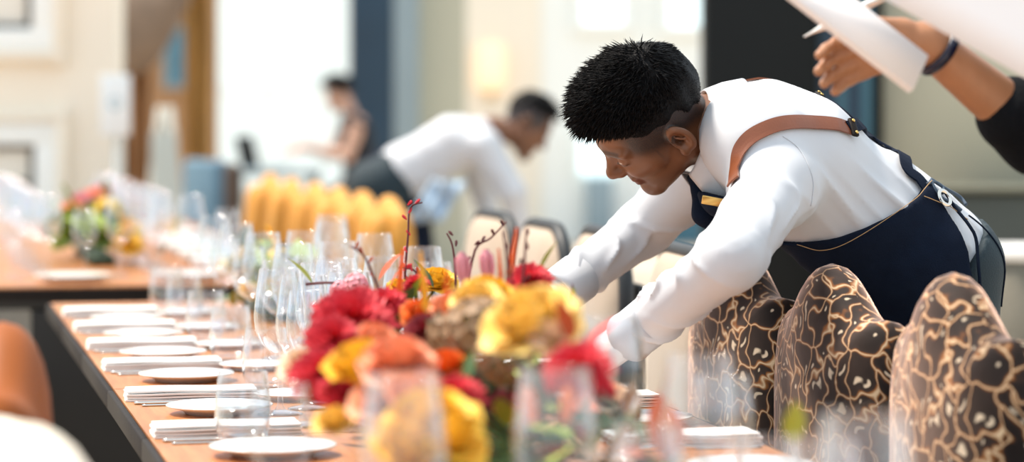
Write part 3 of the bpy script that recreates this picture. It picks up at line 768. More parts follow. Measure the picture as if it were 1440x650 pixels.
# ------------------------------------------------------------------ glassware and place settings
def glass_proto(kind):
    if kind == 'wine':
        bowl = [(.006, .098), (.016, .102), (.030, .115), (.040, .135), (.0435, .155), (.0425, .175), (.039, .205), (.0345, .236), (.0338, .2365), (.0336, .235), (.0380, .205), (.0415, .175)]
        stem = [(.010, .006), (.005, .014), (.0036, .04), (.0036, .085), (.006, .098)]
        foot = [(.0, .0), (.037, .0), (.038, .0015), (.030, .004), (.010, .007), (.0, .007)]
    elif kind == 'small':
        bowl = [(.006, .088), (.014, .092), (.026, .104), (.034, .122), (.0365, .140), (.0355, .160), (.0305, .196), (.0298, .1965), (.0296, .195), (.0346, .160)]
        stem = [(.010, .006), (.005, .014), (.0034, .04), (.0034, .075), (.006, .088)]
        foot = [(.0, .0), (.033, .0), (.034, .0015), (.028, .004), (.010, .007), (.0, .007)]
    else:
        bowl = [(.0, .0), (.028, .0), (.034, .004), (.0405, .022), (.0425, .040), (.041, .068), (.0365, .106), (.0358, .1065), (.0355, .105), (.0400, .068), (.0410, .040), (.038, .022), (.030, .010), (.0, .009)]
        return [('cup', lathe('tumbler', bowl, 32, False))]
    return [('bowl', lathe('bowl', bowl, 32, False)), ('stem', lathe('stem', stem, 12, False)), ('foot', lathe('foot', foot, 28, False))]
GP = {k: glass_proto(k) for k in ('wine', 'small', 'tumbler')}
GN = {'wine': 'wine_glass', 'small': 'small_wine_glass', 'tumbler': 'water_tumbler'}
GLASSES = []
def glass(kind, loc, label, group=None, water=False):
    GLASSES.append((loc[0], loc[1], {'wine': .0445, 'small': .0375, 'tumbler': .0435}[kind], TZ + {'wine': .237, 'small': .197, 'tumbler': .107}[kind]))
    if kind == 'tumbler':
        o = mk('water_tumbler', GP[kind][0][1], M['glass']); o.location = loc; tag(o, label, 'glass', group)
        if water: mk('water', lathe('water', [(.0, .011), (.029, .0115), (.037, .022), (.0400, .040), (.0398, .052), (.0, .052)], 28, False), M['water'], o)
        return o
    t = thing(GN[kind], label, 'wine glass', loc, 0, group)
    for n, me in GP[kind]: mk(n, me, M['glass'], t)
    return t
plate_me = lathe('plate', [(.0, .004), (.045, .004), (.050, .0), (.055, .0), (.060, .006), (.086, .013), (.0875, .0145), (.086, .016), (.060, .0095), (.048, .007), (.0, .007)], 40, False)
def napkin_mesh(seed):
    r = random.Random(seed); bm = bmesh.new()
    for k, (sx, sy, z) in enumerate(((.225, .098, .0), (.222, .094, .0048), (.224, .096, .0096), (.219, .090, .0144))):
        n0 = len(bm.verts); res = bmesh.ops.create_grid(bm, x_segments=12, y_segments=6, size=.5)
        top = res['verts']; ex = bmesh.ops.extrude_face_region(bm, geom=list({f for v in top for f in v.link_faces}))
        up = [g for g in ex['geom'] if isinstance(g, bmesh.types.BMVert)]
        upset = set(up); bm.verts.ensure_lookup_table()
        for v in bm.verts[n0:]:
            e = max(abs(v.co.x), abs(v.co.y)) * 2
            h = .0042 if v in upset else 0.0
            x, y = v.co.x * sx, v.co.y * sy
            v.co = Vector((x + (r.uniform(-.001, .001)), y, z + h * (1 - .25 * (e > .95)) + .0006 * math.sin(40 * x + k)))
    bmesh.ops.recalc_face_normals(bm, faces=bm.faces)
    me = bpy.data.meshes.new('napkin'); bm.to_mesh(me); bm.free(); return me
NAP = [napkin_mesh(i) for i in range(2)]
def cutlery(kind):
    """lying along +x, bowl/tines/blade at +x end, 0.2 m"""
    v, f = [], []; out = []
    N = 26
    for i in range(N + 1):
        t = i / N; x = -.10 + .20 * t
        if kind == 'knife': w = .0058 + .0015 * math.cos(t * 6) if t < .5 else .0085 * (1 - max(0, (t - .82) / .18) ** 2 * .9); h = .0042 if t < .5 else .0016; z = .003
        elif kind == 'fork':
            w = .0055 - .0025 * math.sin(min(1, t / .62) * math.pi) * .6 if t < .64 else .0105 + .001 * math.sin(t * 9); h = .003; z = .003 + .006 * max(0, math.sin((t - .45) / .55 * math.pi)) if t > .45 else .003
        else:
            w = .0050 - .0015 * math.sin(min(1, t / .6) * math.pi) if t < .64 else .019 * math.sqrt(max(.02, 1 - ((t - .83) / .175) ** 2)); h = .0028; z = .003 + (.005 * math.sin((t - .45) / .55 * math.pi) if t > .45 else 0)
        for s, hh in ((-1, 0), (1, 0), (1, 1), (-1, 1)): v.append((x, s * w, z - .003 + hh * h + .0004))
    for i in range(N):
        for k in range(4): a, b = i * 4 + k, i * 4 + (k + 1) % 4; f.append((a, b, b + 4, a + 4))
    f += [(3, 2, 1, 0), tuple(N * 4 + k for k in range(4))]
    if kind == 'fork':
        keep = [q for q in f if not all(v[j][0] > .055 for j in q)]; f = keep
        for ty in (-.0085, -.0028, .0028, .0085):
            i0 = len(v)
            for x, z in ((.052, .0085), (.075, .0075), (.102, .004)):
                for s, hh in ((-1, 0), (1, 0), (1, 1), (-1, 1)): v.append((x, ty + s * (.0016 if x < .1 else .0008), z - .003 + hh * .0022))
            for i in range(2):
                for k in range(4): a, b = i0 + i * 4 + k, i0 + i * 4 + (k + 1) % 4; f.append((a, b, b + 4, a + 4))
            f.append(tuple(i0 + 8 + k for k in range(4)))
    me = mesh_py(kind, v, f); return me
CUT = {k: cutlery(k) for k in ('knife', 'fork', 'spoon')}
def lay(kind, loc, rz, label, group):
    o = mk(kind, CUT[kind], M['steel']); o.location = loc; o.rotation_euler = (0, 0, rz); return tag(o, label, kind, group)
LZ = (4.345, 4.88, 5.43, 5.90, 6.37, 6.82)
def side_name(k, n): return ['nearest', 'second nearest', 'third nearest', 'fourth nearest', 'fifth nearest', 'farthest'][k] if n == 6 else ORD[k]
for k, Z in enumerate(LZ):
    pos = side_name(k, 6)
    o = mk('napkin', NAP[k % 2], M['white_cloth']); o.location = T(Z, .128); o.rotation_euler = (0, 0, TANG + rnd.uniform(-.03, .03))
    tag(o, 'folded white linen napkin on the left table side, %s to the camera' % pos, 'napkin', 'napkins on the left side of the table')
    if k:
        o = mk('side_plate', plate_me, M['china']); o.location = T(Z - .245, .150); tag(o, 'white side plate on the left table side, %s to the camera' % side_name(k, 6), 'plate', 'side plates on the left')
        o = mk('side_plate', plate_me, M['china']); o.location = T(Z - .02, .30 if k else .32); o.scale = (.8, .8, .8)
        tag(o, 'small bread plate beside the napkin %s to the camera' % pos, 'plate', 'bread plates on the left')
    lay('fork', T(Z + .075, .135), TANG, 'steel fork beyond the napkin %s to the camera' % pos, 'cutlery on the left side')
    lay('knife', T(Z - .085, .125), TANG, 'steel knife before the napkin %s to the camera' % pos, 'cutlery on the left side')
    lay('spoon', T(Z - .115, .135), TANG + .03, 'steel spoon before the napkin %s to the camera' % pos, 'cutlery on the left side')
    if k:
        glass('tumbler', T(Z + .17, .275), 'clear stemless tumbler beyond the left napkin %s to the camera' % pos, 'tumblers on the left side')
        glass('wine', T(Z + .05, .38), 'tall wine glass behind the left napkin %s to the camera' % pos, 'wine glasses on the left side')
        if k < 4:
            glass('small', T(Z - .10, .455), 'small wine glass in the middle of the table, %s to the camera' % ORD[k - 1], 'wine glasses on the left side')
            glass('wine', T(Z + .13, .475), 'tall wine glass in the middle of the table, %s to the camera' % ORD[k - 1], 'wine glasses on the left side')
        glass('small', T(Z + .20, .37), 'small wine glass behind the left napkin %s to the camera' % pos, 'wine glasses on the left side')
o = mk('dinner_plate', plate_me, M['china']); o.location = T(4.075, .165); o.scale = (1.05, 1.05, 1.05); tag(o, 'white plate at the bottom edge of the picture, left side', 'plate', 'side plates on the left')
glass('tumbler', T(4.225, .140), 'stemless water tumbler in front, standing before the nearest napkin', 'tumblers on the left side', True)
glass('wine', T(4.45, .258), 'large wine glass right of the front water tumbler, left of the flowers', 'wine glasses on the left side')
glass('wine', T(4.62, .245), 'large wine glass just behind the front water tumbler', 'wine glasses on the left side')
glass('small', T(4.70, .300), 'small wine glass left of the flowers behind the large one', 'wine glasses on the left side')
glass('wine', T(4.80, .335), 'wine glass with rim showing left of the red twigs', 'wine glasses on the left side')
glass('wine', T(4.55, .345), 'wine glass with rim showing above the red dahlia', 'wine glasses on the left side')
glass('wine', T(4.62, .445), 'wine glass half hidden behind the small yellow rose', 'wine glasses on the left side')
# right side of the table
RZ = (2.55, 3.08, 3.62, 4.22, 4.78, 5.40, 6.0, 6.6)
for k, Z in enumerate(RZ):
    pos = ORD[k] + ' from the near end'
    o = mk('napkin', NAP[k % 2], M['white_cloth']); o.location = T(Z, .775); o.rotation_euler = (0, 0, TANG)
    tag(o, 'folded white napkin on the right table side, %s' % pos, 'napkin', 'napkins on the right side')
    o = mk('side_plate', plate_me, M['china']); o.location = T(Z + .25, .775); tag(o, 'white side plate on the right table side, %s' % pos, 'plate', 'plates on the right side')
    lay('fork', T(Z - .075, .775), TANG + math.pi, 'steel fork on the right table side, %s' % pos, 'cutlery on the right side')
    lay('knife', T(Z + .085, .775), TANG + math.pi, 'steel knife on the right table side, %s' % pos, 'cutlery on the right side')
GR = [('wine', 3.57, .517, 'foreground wine glass in front of the waiter glove'), ('wine', 3.02, .475, 'foreground wine glass below the waiter sleeve cuff'),
      ('wine', 2.86, .290, 'foreground wine glass below the large yellow rose'), ('wine', 2.44, .455, 'blurred wine glass nearest the camera, before the leopard chairs'),
      ('small', 2.60, .47, 'small foreground glass beside the glass nearest the camera'), ('tumbler', 3.40, .66, 'stemless tumbler before the middle leopard chair'),
      ('small', 3.20, .55, 'small foreground wine glass before the farthest leopard chair'), ('wine', 2.80, .13, 'foreground wine glass in front of the yellow flowers, centre'),
      ('small', 3.10, .05, 'small foreground glass left of the front yellow flowers'), ('tumbler', 4.00, .62, 'tumbler under the waiter glove beside the flowers'),
      ('wine', 5.35, .60, 'wine glass behind the flowers on the right table side'), ('wine', 5.9, .60, 'wine glass on the right table side before the beige chairs'),
      ('small', 5.55, .66, 'small wine glass on the right table side behind the flowers'), ('wine', 6.5, .60, 'wine glass near the far right corner of the long table'),
      ('small', 2.72, .345, 'small foreground glass before the large yellow rose'), ('wine', 6.9, .66, 'wine glass at the far end of the long table, right side')]
for kd, Z, vv, lab in GR: glass(kd, T(Z, vv), lab, 'glasses on the right side')
# head of the far table
for j, vv in enumerate((-.22, .12, .46)):
    o = mk('dinner_plate', plate_me, M['china']); o.location = T(8.13 + .21 * vv, vv); o.scale = (1.3, 1.3, 1.3)
    tag(o, 'white plate at the near end of the far table, %s' % ('left', 'middle', 'right')[j], 'plate', 'plates at the head of the far table')
for j in range(7):
    glass('wine' if j % 2 else 'small', T(8.34 + .21 * (-.30 + .11 * j) + .05 * (j % 2), -.05 + .105 * j), 'clear glass across the near end of the far table, %s from the left' % ORD[j], 'glasses at the head of the far table')
# far table
k = 0
fg = 'place settings on the far table'
for i, Z in enumerate((8.72, 9.15, 9.6, 10.1, 10.65, 11.2)):
    for j, vv in enumerate((-.20, .62)):
        o = mk('dinner_plate', plate_me, M['china']); o.location = T(Z, vv); o.scale = (1.35, 1.35, 1.35)
        tag(o, 'white plate on the far table, %s from its near end, %s side' % (ORD[i], ('left', 'right')[j]), 'plate', fg)
        o = mk('napkin', NAP[j], M['white_cloth']); o.location = T(Z, vv, TZ + .022); o.rotation_euler = (0, 0, TANG)
        tag(o, 'white napkin on the far table, %s from its near end, %s side' % (ORD[i], ('left', 'right')[j]), 'napkin', fg)
        for q, (kd, dz, dv) in enumerate((('wine', .16, .20), ('small', .02, .25), ('wine', -.14, .22))):
            glass(kd, T(Z + dz, vv + dv * (1 if j == 0 else -1)), 'clear wine glass on the far table, %s setting, %s side, %s of three' % (ORD[i], ('left', 'right')[j], ('back', 'middle', 'front')[q]), 'glasses on the far table')

# ------------------------------------------------------------------ flowers
def petal_patch(v, f, base, out, up, L, W, curl, cup, nu=4, nv=5, tipw=.55, ruffle=0.0, ph=0.0):
    side = out.cross(up).normalized(); i0 = len(v)
    for j in range(nv + 1):
        t = j / nv; w = W * (math.sin(min(1, t * 1.25 + .12) * math.pi * .62) if t < .8 else 1.0 - (1 - tipw) * ((t - .8) / .2) ** 1.5)
        c = base + up * L * (t - curl * .45 * t * t * t) + out * L * (curl * t ** 2.2)
        for i in range(nu + 1):
            q = -1 + 2 * i / nu
            v.append(c + side * w * q - out * cup * W * q * q * (1 - .3 * t) + up * ruffle * math.sin(5 * q + ph) * t * t)
    for j in range(nv):
        for i in range(nu): a = i0 + j * (nu + 1) + i; f.append((a, a + 1, a + nu + 2, a + nu + 1))
def rose_mesh(seed, n=26, open_=1.0):
    r = random.Random(seed); v, f = [], []
    for i in range(n):
        t = i / n; a = i * 2.4 + r.uniform(-.2, .2); rad = .06 + .34 * t ** .8
        out = Vector((math.cos(a), math.sin(a), 0)); up = (Vector((0, 0, 1)) + out * (.05 + .75 * open_ * t * t)).normalized(); o2 = (out - up * out.dot(up)).normalized()
        petal_patch(v, f, out * rad * .55 + Vector((0, 0, -.35)), o2, up, .78 - .12 * t, .26 + .32 * t, .10 + .55 * open_ * t ** 2, .55 - .2 * t, ruffle=.05 * t, ph=r.random() * 6)
    return mesh_py('rose', v, f)
def dahlia_mesh(seed):
    r = random.Random(seed); v, f = [], []
    for ring in range(6):
        m = 8 + ring * 3; el_ = 1.35 - ring * .27
        for i in range(m):
            a = 2 * math.pi * (i + .5 * (ring % 2)) / m + r.uniform(-.1, .1)
            out = Vector((math.cos(a), math.sin(a), 0)); d = (out * math.cos(el_) + Vector((0, 0, 1)) * math.sin(el_)).normalized(); o2 = (Vector((0, 0, 1)) * -math.cos(el_) + out * math.sin(el_)).normalized()
            petal_patch(v, f, d * .1, o2, d, (.42 + .58 * (ring + 1) / 6) * r.uniform(.9, 1.08), .10 + .02 * ring, .12, .45, 2, 4, tipw=.08)
    return mesh_py('dahlia', v, f)
def tulip_mesh(seed):
    r = random.Random(seed); v, f = [], []
    for i in range(6):
        a = i * math.pi / 3 + (.15 if i % 2 else 0); out = Vector((math.cos(a), math.sin(a), 0))
        petal_patch(v, f, out * .22 + Vector((0, 0, -.6)), out, (Vector((0, 0, 1)) + out * .06).normalized(), 1.5, .36, -.10, .6, 4, 6, tipw=.12)
    return mesh_py('tulip', v, f)
def leaf_mesh(n=6, w=.28):
    v, f = [], []
    for j in range(n + 1):
        t = j / n; ww = w * math.sin(math.pi * t ** .8) + .004
        for i in (-1, 0, 1): v.append(Vector((ww * i, t, .12 * abs(i) * ww - .22 * t * t)))
    for j in range(n):
        for i in range(2): a = j * 3 + i; f.append((a, a + 1, a + 4, a + 3))
    return mesh_py('leaf', v, f)
def spike_mesh(seed):
    r = random.Random(seed); v, f = [], []
    for j in range(14):
        t = j / 13
        for i in range(7):
            a = i * .9 + j * .5; out = Vector((math.cos(a), math.sin(a), 0)); petal_patch(v, f, Vector((0, 0, t * 1.8)) + out * .02, out, (Vector((0, 0, 1)) + out * .5).normalized(), .32 * (1 - .6 * t), .07, .1, .3, 1, 2, tipw=.2)
    return mesh_py('spike', v, f)
def cluster_mesh(seed, n=46):
    r = random.Random(seed); v, f = [], []
    for i in range(n):
        z = 1 - 1.6 * (i + .5) / n; a = i * 2.4; q = math.sqrt(max(0, 1 - z * z)); c = Vector((q * math.cos(a), q * math.sin(a), z)) * .8
        for k in range(4):
            g_ = k * 1.57 + a; e, h_ = frame_of(c); out = (e * math.cos(g_) + h_ * math.sin(g_)); petal_patch(v, f, c, c.normalized(), out, .22, .12, .1, .2, 1, 2, tipw=.6)
    return mesh_py('cluster', v, f)
ROSE = [rose_mesh(1), rose_mesh(2, 22, .7), rose_mesh(3, 28, 1.15)]; DAH = [dahlia_mesh(1), dahlia_mesh(2)]; TUL = tulip_mesh(1); LEAF = [leaf_mesh(), leaf_mesh(6, .2), leaf_mesh(6, .12)]
SPK = spike_mesh(1); CLU = cluster_mesh(2)
def petal_mat(name, c, c2=None, tr=.35):
    m = mat(name, c, .6, .15, 30, .1, 60, color2=c2); nt = m.node_tree; b = nt.nodes['Principled BSDF']
    b.inputs['Subsurface Weight'].default_value = .15; b.inputs['Subsurface Radius'].default_value = (.02, .012, .006)
    return m
F_ = {'yellow': petal_mat('yellow_petal', (.95, .66, .07), (.93, .50, .03)), 'butter': petal_mat('butter_petal', (.95, .72, .24), (.94, .58, .10)), 'coral': petal_mat('coral_petal', (.90, .30, .16), (.93, .42, .22)),
      'orange': petal_mat('orange_petal', (.90, .25, .03), (.82, .14, .02)), 'red': petal_mat('red_petal', (.80, .035, .060), (.58, .012, .025)), 'pink': petal_mat('pink_petal', (.85, .40, .42), (.75, .22, .28)),
      'cream': petal_mat('cream_petal', (.92, .74, .55), (.9, .60, .40)), 'dred': petal_mat('dark_red_petal', (.36, .010, .022), (.15, .004, .01)), 'peach': petal_mat('peach_petal', (.93, .48, .26), (.9, .36, .2)),
      'green': petal_mat('green_leaf', (.05, .12, .025), (.025, .075, .02)), 'lime': petal_mat('lime_leaf', (.35, .42, .04), (.22, .32, .03)), 'dgreen': petal_mat('dark_leaf', (.012, .035, .014), (.02, .05, .022)),
      'brown': petal_mat('brown_leaf', (.20, .085, .025), (.12, .05, .02)), 'rust': petal_mat('rust_leaf', (.55, .10, .02), (.40, .05, .015)), 'tan': petal_mat('tan_bloom', (.38, .22, .10), (.22, .12, .06)), 'twig': petal_mat('dark_red_twig', (.16, .025, .03), (.09, .02, .02))}
KIND = {'rose': ROSE, 'dahlia': DAH, 'tulip': [TUL], 'spike': [SPK], 'cluster': [CLU]}
KN = {'rose': 'rose', 'dahlia': 'dahlia', 'tulip': 'tulip', 'spike': 'flower_spike', 'cluster': 'hydrangea_head'}
CNAME = {'yellow': 'golden yellow', 'butter': 'butter yellow', 'coral': 'coral', 'orange': 'orange', 'red': 'red', 'pink': 'pink', 'cream': 'cream', 'dred': 'dark red', 'peach': 'peach', 'tan': 'brown', 'lime': 'lime green'}
_shared = {}
def shared(me, m):
    key = (me.name, m.name)
    if key not in _shared:
        c = me.copy(); c.materials.clear(); c.materials.append(m); _shared[key] = c
    return _shared[key]
def aim(o, d, spin):
    o.rotation_euler = (d.to_track_quat('Z', 'Y') @ Matrix.Rotation(spin, 3, 'Z').to_quaternion()).to_euler()
def clear_of_glass(p, rad, h):
    p = p.copy()
    for _ in range(3):
        for gx, gy, gr, gt in GLASSES:
            if p.z - h > gt: continue
            dx, dy = p.x - gx, p.y - gy; q = math.hypot(dx, dy) + 1e-6; need = gr + rad
            if q < need: p.x += dx / q * (need - q); p.y += dy / q * (need - q)
    return p
def bloom(parent, kind, c, p, r, d=None, i=0):
    org = parent.location; p = clear_of_glass(p, r * {'rose': 1.22, 'dahlia': 1.12, 'tulip': .8, 'spike': .7, 'cluster': 1.05}[kind], r * 1.1)
    o = bpy.data.objects.new(KN[kind], shared(KIND[kind][i % len(KIND[kind])], F_[c])); link(o, parent)
    r *= {'rose': 1.42, 'dahlia': 1.0, 'tulip': 1.15, 'spike': 1.2, 'cluster': 1.1}[kind]; o.location = p - org; o.scale = (r, r, r); aim(o, d or Vector((rnd.uniform(-.35, .35), rnd.uniform(-.75, -.25), .8)), rnd.uniform(0, 6)); o['label'] = '%s %s bloom' % (CNAME.get(c, c), KN[kind].replace('_', ' '))
    return o
def stem_to(parent, p, base, m='green', r=.0022):
    org = parent.location; p = clear_of_glass(p, .03, .3); mid = p.lerp(base, .5) + Vector((rnd.uniform(-.01, .01), rnd.uniform(-.01, .01), .01))
    mk('stem', tube('stem', spline([p - org, mid - org, base - org], 3), r, 5), F_[m], parent)
def leaf(parent, c, p, d, L, i=0):
    for t in (0, .33, .66, 1.0):
        q = p + d * L * t
        for gx, gy, gr, gt in GLASSES:
            if q.z - .3 * L < gt and math.hypot(q.x - gx, q.y - gy) < gr + .32 * L: return None
    o = bpy.data.objects.new('leaf', shared(LEAF[i % 3], F_[c])); link(o, parent); o.location = p - parent.location; o.scale = (L, L, L)
    o.rotation_euler = (d.to_track_quat('Y', 'Z') @ Matrix.Rotation(rnd.uniform(-.6, .6), 3, 'Y').to_quaternion()).to_euler(); return o

cb = T(3.80, .40)
arr = thing('floral_centrepiece', 'large autumn centrepiece of yellow, coral and red flowers in front of the waiter', 'flowers', cb)
tr_ = mk('trough', box_mesh('trough', .10, 1.40, .055, .01), F_['dgreen'], arr, (0, 0, 0), (0, 0, TANG))
FL = [('rose', 'butter', 745, 450, 3.15, .056), ('rose', 'yellow', 690, 415, 3.65, .038), ('rose', 'butter', 668, 420, 3.55, .032), ('rose', 'yellow', 614, 394, 4.45, .033), ('rose', 'yellow', 505, 512, 3.25, .044),
      ('rose', 'yellow', 600, 585, 3.02, .050), ('rose', 'yellow', 632, 612, 3.00, .042), ('rose', 'yellow', 575, 628, 2.98, .040), ('rose', 'coral', 560, 502, 3.22, .042), ('rose', 'orange', 628, 512, 3.45, .030), ('rose', 'peach', 578, 552, 3.08, .034),
      ('dahlia', 'red', 497, 452, 3.72, .058), ('dahlia', 'red', 470, 478, 3.66, .040), ('dahlia', 'dred', 690, 542, 3.62, .040), ('dahlia', 'red', 745, 396, 3.95, .034), ('dahlia', 'red', 812, 520, 3.05, .040), ('dahlia', 'red', 455, 528, 3.40, .045),
      ('dahlia', 'dred', 540, 545, 3.35, .040), ('dahlia', 'red', 700, 438, 3.75, .028), ('dahlia', 'dred', 665, 590, 3.45, .036), ('tulip', 'pink', 652, 384, 3.90, .026), ('tulip', 'pink', 686, 380, 3.95, .026),
      ('spike', 'orange', 716, 392, 3.80, .030), ('spike', 'orange', 705, 402, 3.85, .022), ('spike', 'yellow', 600, 440, 3.60, .034), ('spike', 'orange', 625, 445, 3.55, .026), ('rose', 'cream', 428, 512, 3.50, .028), ('rose', 'yellow', 440, 545, 3.40, .022),
      ('rose', 'yellow', 466, 438, 3.85, .022), ('cluster', 'tan', 672, 468, 3.50, .050), ('cluster', 'tan', 640, 470, 3.60, .040), ('rose', 'coral', 652, 425, 3.60, .030), ('rose', 'peach', 628, 432, 3.75, .026), ('rose', 'cream', 862, 560, 3.75, .034),
      ('rose', 'coral', 852, 580, 3.78, .028), ('dahlia', 'red', 838, 545, 3.40, .026), ('tulip', 'orange', 745, 575, 3.00, .022), ('tulip', 'orange', 797, 575, 3.00, .020), ('rose', 'cream', 775, 470, 3.12, .024), ('cluster', 'pink', 500, 402, 4.30, .022), ('cluster', 'pink', 478, 410, 4.30, .018),
      ('spike', 'orange', 560, 425, 4.10, .034), ('rose', 'yellow', 560, 402, 4.35, .018), ('dahlia', 'red', 585, 400, 4.30, .022), ('rose', 'lime', 610, 640, 3.0, .04), ('dahlia', 'dred', 712, 590, 3.40, .045), ('dahlia', 'red', 640, 560, 3.30, .036), ('rose', 'peach', 530, 560, 3.20, .030), ('dahlia', 'red', 490, 560, 3.35, .040), ('rose', 'yellow', 545, 615, 3.10, .030), ('cluster', 'tan', 710, 500, 3.35, .040),
      ('rose', 'butter', 470, 590, 3.30, .026), ('dahlia', 'dred', 600, 470, 3.65, .036), ('rose', 'orange', 590, 440, 3.85, .024), ('dahlia', 'red', 540, 430, 3.95, .034), ('rose', 'coral', 530, 475, 3.45, .028), ('dahlia', 'dred', 650, 630, 3.25, .04), ('rose', 'coral', 800, 500, 3.3, .026), ('dahlia', 'red', 786, 440, 3.7, .024)]
axis_pt = lambda Z: T(min(4.45, max(3.12, Z)), .40, TZ + .07)
for i, (kd, c, px, py, Z, r) in enumerate(FL):
    p = P(px, py, Z); d = None
    if kd in ('tulip', 'spike'): d = Vector((rnd.uniform(-.15, .15), rnd.uniform(-.15, .05), 1))
    bloom(arr, kd, c, p, r, d, i); stem_to(arr, p - Vector((0, 0, r * .3)), axis_pt(Z + rnd.uniform(-.05, .1)))
for i in range(280):
    Z = rnd.uniform(3.05, 4.5); vv = .40 + rnd.gauss(0, .065); zz = TZ + rnd.uniform(.03, .15)
    p = T(Z, vv, zz); d = Vector((rnd.uniform(-1, 1), rnd.uniform(-1, .6), rnd.uniform(-.1, 1.0))).normalized()
    leaf(arr, rnd.choice(['green', 'dgreen', 'dgreen', 'green', 'lime', 'brown', 'rust', 'dgreen']), p, d, rnd.uniform(.05, .085), i)
for i, (px, py, Z, c) in enumerate(((710, 470, 3.4, 'dgreen'), (725, 480, 3.45, 'green'), (700, 500, 3.5, 'dgreen'), (665, 540, 3.5, 'green'), (650, 560, 3.5, 'dgreen'), (690, 575, 3.55, 'dgreen'), (455, 560, 3.35, 'lime'), (560, 440, 4.0, 'green'), (575, 430, 4.05, 'lime'), (735, 500, 3.3, 'dgreen'),
                                 (532, 395, 4.3, 'rust'), (545, 410, 4.2, 'rust'), (555, 425, 4.15, 'rust'), (775, 478, 3.15, 'green'), (640, 530, 3.45, 'lime'), (655, 545, 3.4, 'green'), (440, 400, 4.3, 'lime'), (760, 380, 4.0, 'lime'), (800, 480, 3.1, 'rust'), (820, 500, 3.1, 'red'), (610, 405, 4.4, 'green'))):
    leaf(arr, c, P(px, py, Z), Vector((rnd.uniform(-.7, .7), rnd.uniform(-.5, .2), 1)).normalized(), .055, i)
def twig(pts, Z, buds, bc='red'):
    w = [P(x, y, Z) - arr.location for x, y in pts]; s = spline(w, 4)
    t = mk('twig', tube('twig', s, [.0026 - .0014 * i / len(s) for i in range(len(s))], 6), F_['twig'], arr)
    for k in range(buds):
        q = s[int((k + .7) / buds * (len(s) - 1))]; o = bpy.data.objects.new('bud', shared(TUL, F_[bc])); link(o, t)
        o.location = q + Vector((rnd.uniform(-.006, .006), 0, .002)); o.scale = (.0065,) * 3; aim(o, Vector((rnd.uniform(-1, 1), rnd.uniform(-.5, .5), .8)), 0)
twig([(568, 440), (570, 380), (574, 330), (577, 292), (594, 285)], 4.45, 9); twig([(642, 440), (640, 380), (636, 345), (628, 328)], 4.40, 4, 'twig')
twig([(655, 420), (668, 352), (690, 335), (712, 312)], 4.25, 6, 'twig'); twig([(548, 440), (530, 400), (512, 360), (492, 346)], 4.05, 6, 'rust'); twig([(735, 400), (738, 360), (740, 322)], 3.9, 4, 'twig')
twig([(720, 400), (712, 350), (708, 330)], 3.7, 3, 'twig'); twig([(430, 400), (470, 398), (520, 408), (560, 430)], 4.30, 0); twig([(600, 430), (590, 395), (582, 380), (560, 376)], 4.4, 12)
twig([(760, 470), (800, 430), (805, 400)], 4.0, 2, 'lime')

def arrangement(label, Z, v, cols, n, spread, h, r0, wide=.06):
    a = thing('floral_centrepiece', label, 'flowers', T(Z, v))
    mk('trough', box_mesh('trough', .08, spread * 1.4, .035, .01), F_['dgreen'], a, (0, 0, 0), (0, 0, TANG))
    for i in range(n):
        q = T(Z + rnd.uniform(-spread, spread) * .8, v + rnd.gauss(0, wide), TZ + .07 + h * rnd.random()); kd = rnd.choice(['rose', 'rose', 'dahlia', 'cluster', 'spike'])
        bloom(a, kd, rnd.choice(cols), q, r0 * rnd.uniform(.7, 1.2), None, i); stem_to(a, q, T(max(Z - spread * .7, min(Z + spread * .7, q.y)), v, TZ + .06))
    for i in range(120):
        q = T(Z + rnd.uniform(-spread, spread) * .85, v + rnd.gauss(0, wide), TZ + rnd.uniform(.02, .15)); leaf(a, rnd.choice(['green', 'lime', 'lime', 'green', 'dgreen']), q, Vector((rnd.uniform(-1, 1), rnd.uniform(-1, .6), rnd.uniform(0, 1.1))).normalized(), rnd.uniform(.05, .09), i)
    return a
arrangement('yellow and green centrepiece farther along the long table among the glasses', 6.85, .505, ['yellow', 'lime', 'yellow', 'butter'], 20, .34, .10, .032)
a3 = arrangement('green and yellow centrepiece with red blooms on the far table', 9.3, .25, ['lime', 'yellow', 'lime', 'lime'], 34, .60, .10, .045, .085)
for px, py, Z, c in ((186, 290, 9.9, 'red'), (190, 302, 9.8, 'red'), (180, 305, 9.85, 'red'), (128, 278, 9.6, 'coral'), (112, 285, 9.5, 'pink'), (140, 272, 9.7, 'pink'), (100, 295, 9.4, 'peach')):
    q = P(px, py, Z); bloom(a3, 'dahlia', c, q, .045); stem_to(a3, q, T(min(9.8, Z), .25, TZ + .06))

# ------------------------------------------------------------------ the waiter leaning over the chairs
HX, HY = 0.716, 4.94
GX, GY = -TN.x, -TN.y                     # he leans across the table
def sag(px, py, w=0.0):
    """point of his body on a pixel's ray, w metres from his mid plane (towards the camera positive)"""
    k = (px - 720.0) / FX
    a = (HX + .2079 * w - k * (HY - .9781 * w)) / (-GX - GY * k * -1 * -1) if False else (HX + .2079 * w - k * (HY - .9781 * w)) / (.9781 - .2079 * k)
    Z = HY - .2079 * a - .9781 * w
    return P(px, py, Z)
def sagc(V):
    """(forward, height) coordinates in his mid plane"""
    V = np.asarray(V); return (V[:, 0] - HX) * GX + (V[:, 1] - HY) * GY, V[:, 2], (V[:, 0] - HX) * .2079 - (V[:, 1] - HY) * .9781
def inpoly(x, y, poly):
    r = np.zeros(len(x), bool); n = len(poly)
    for i in range(n):
        x0, y0 = poly[i]; x1, y1 = poly[(i + 1) % n]
        c = ((y0 > y) != (y1 > y)) & (x < (x1 - x0) * (y - y0) / (y1 - y0 + 1e-12) + x0); r ^= c
    return r
def sagpoly(pts, w):
    out = []
    for px, py in pts:
        p = sag(px, py, w); a = (p.x - HX) * GX + (p.y - HY) * GY; out.append((a, p.z))
    return out

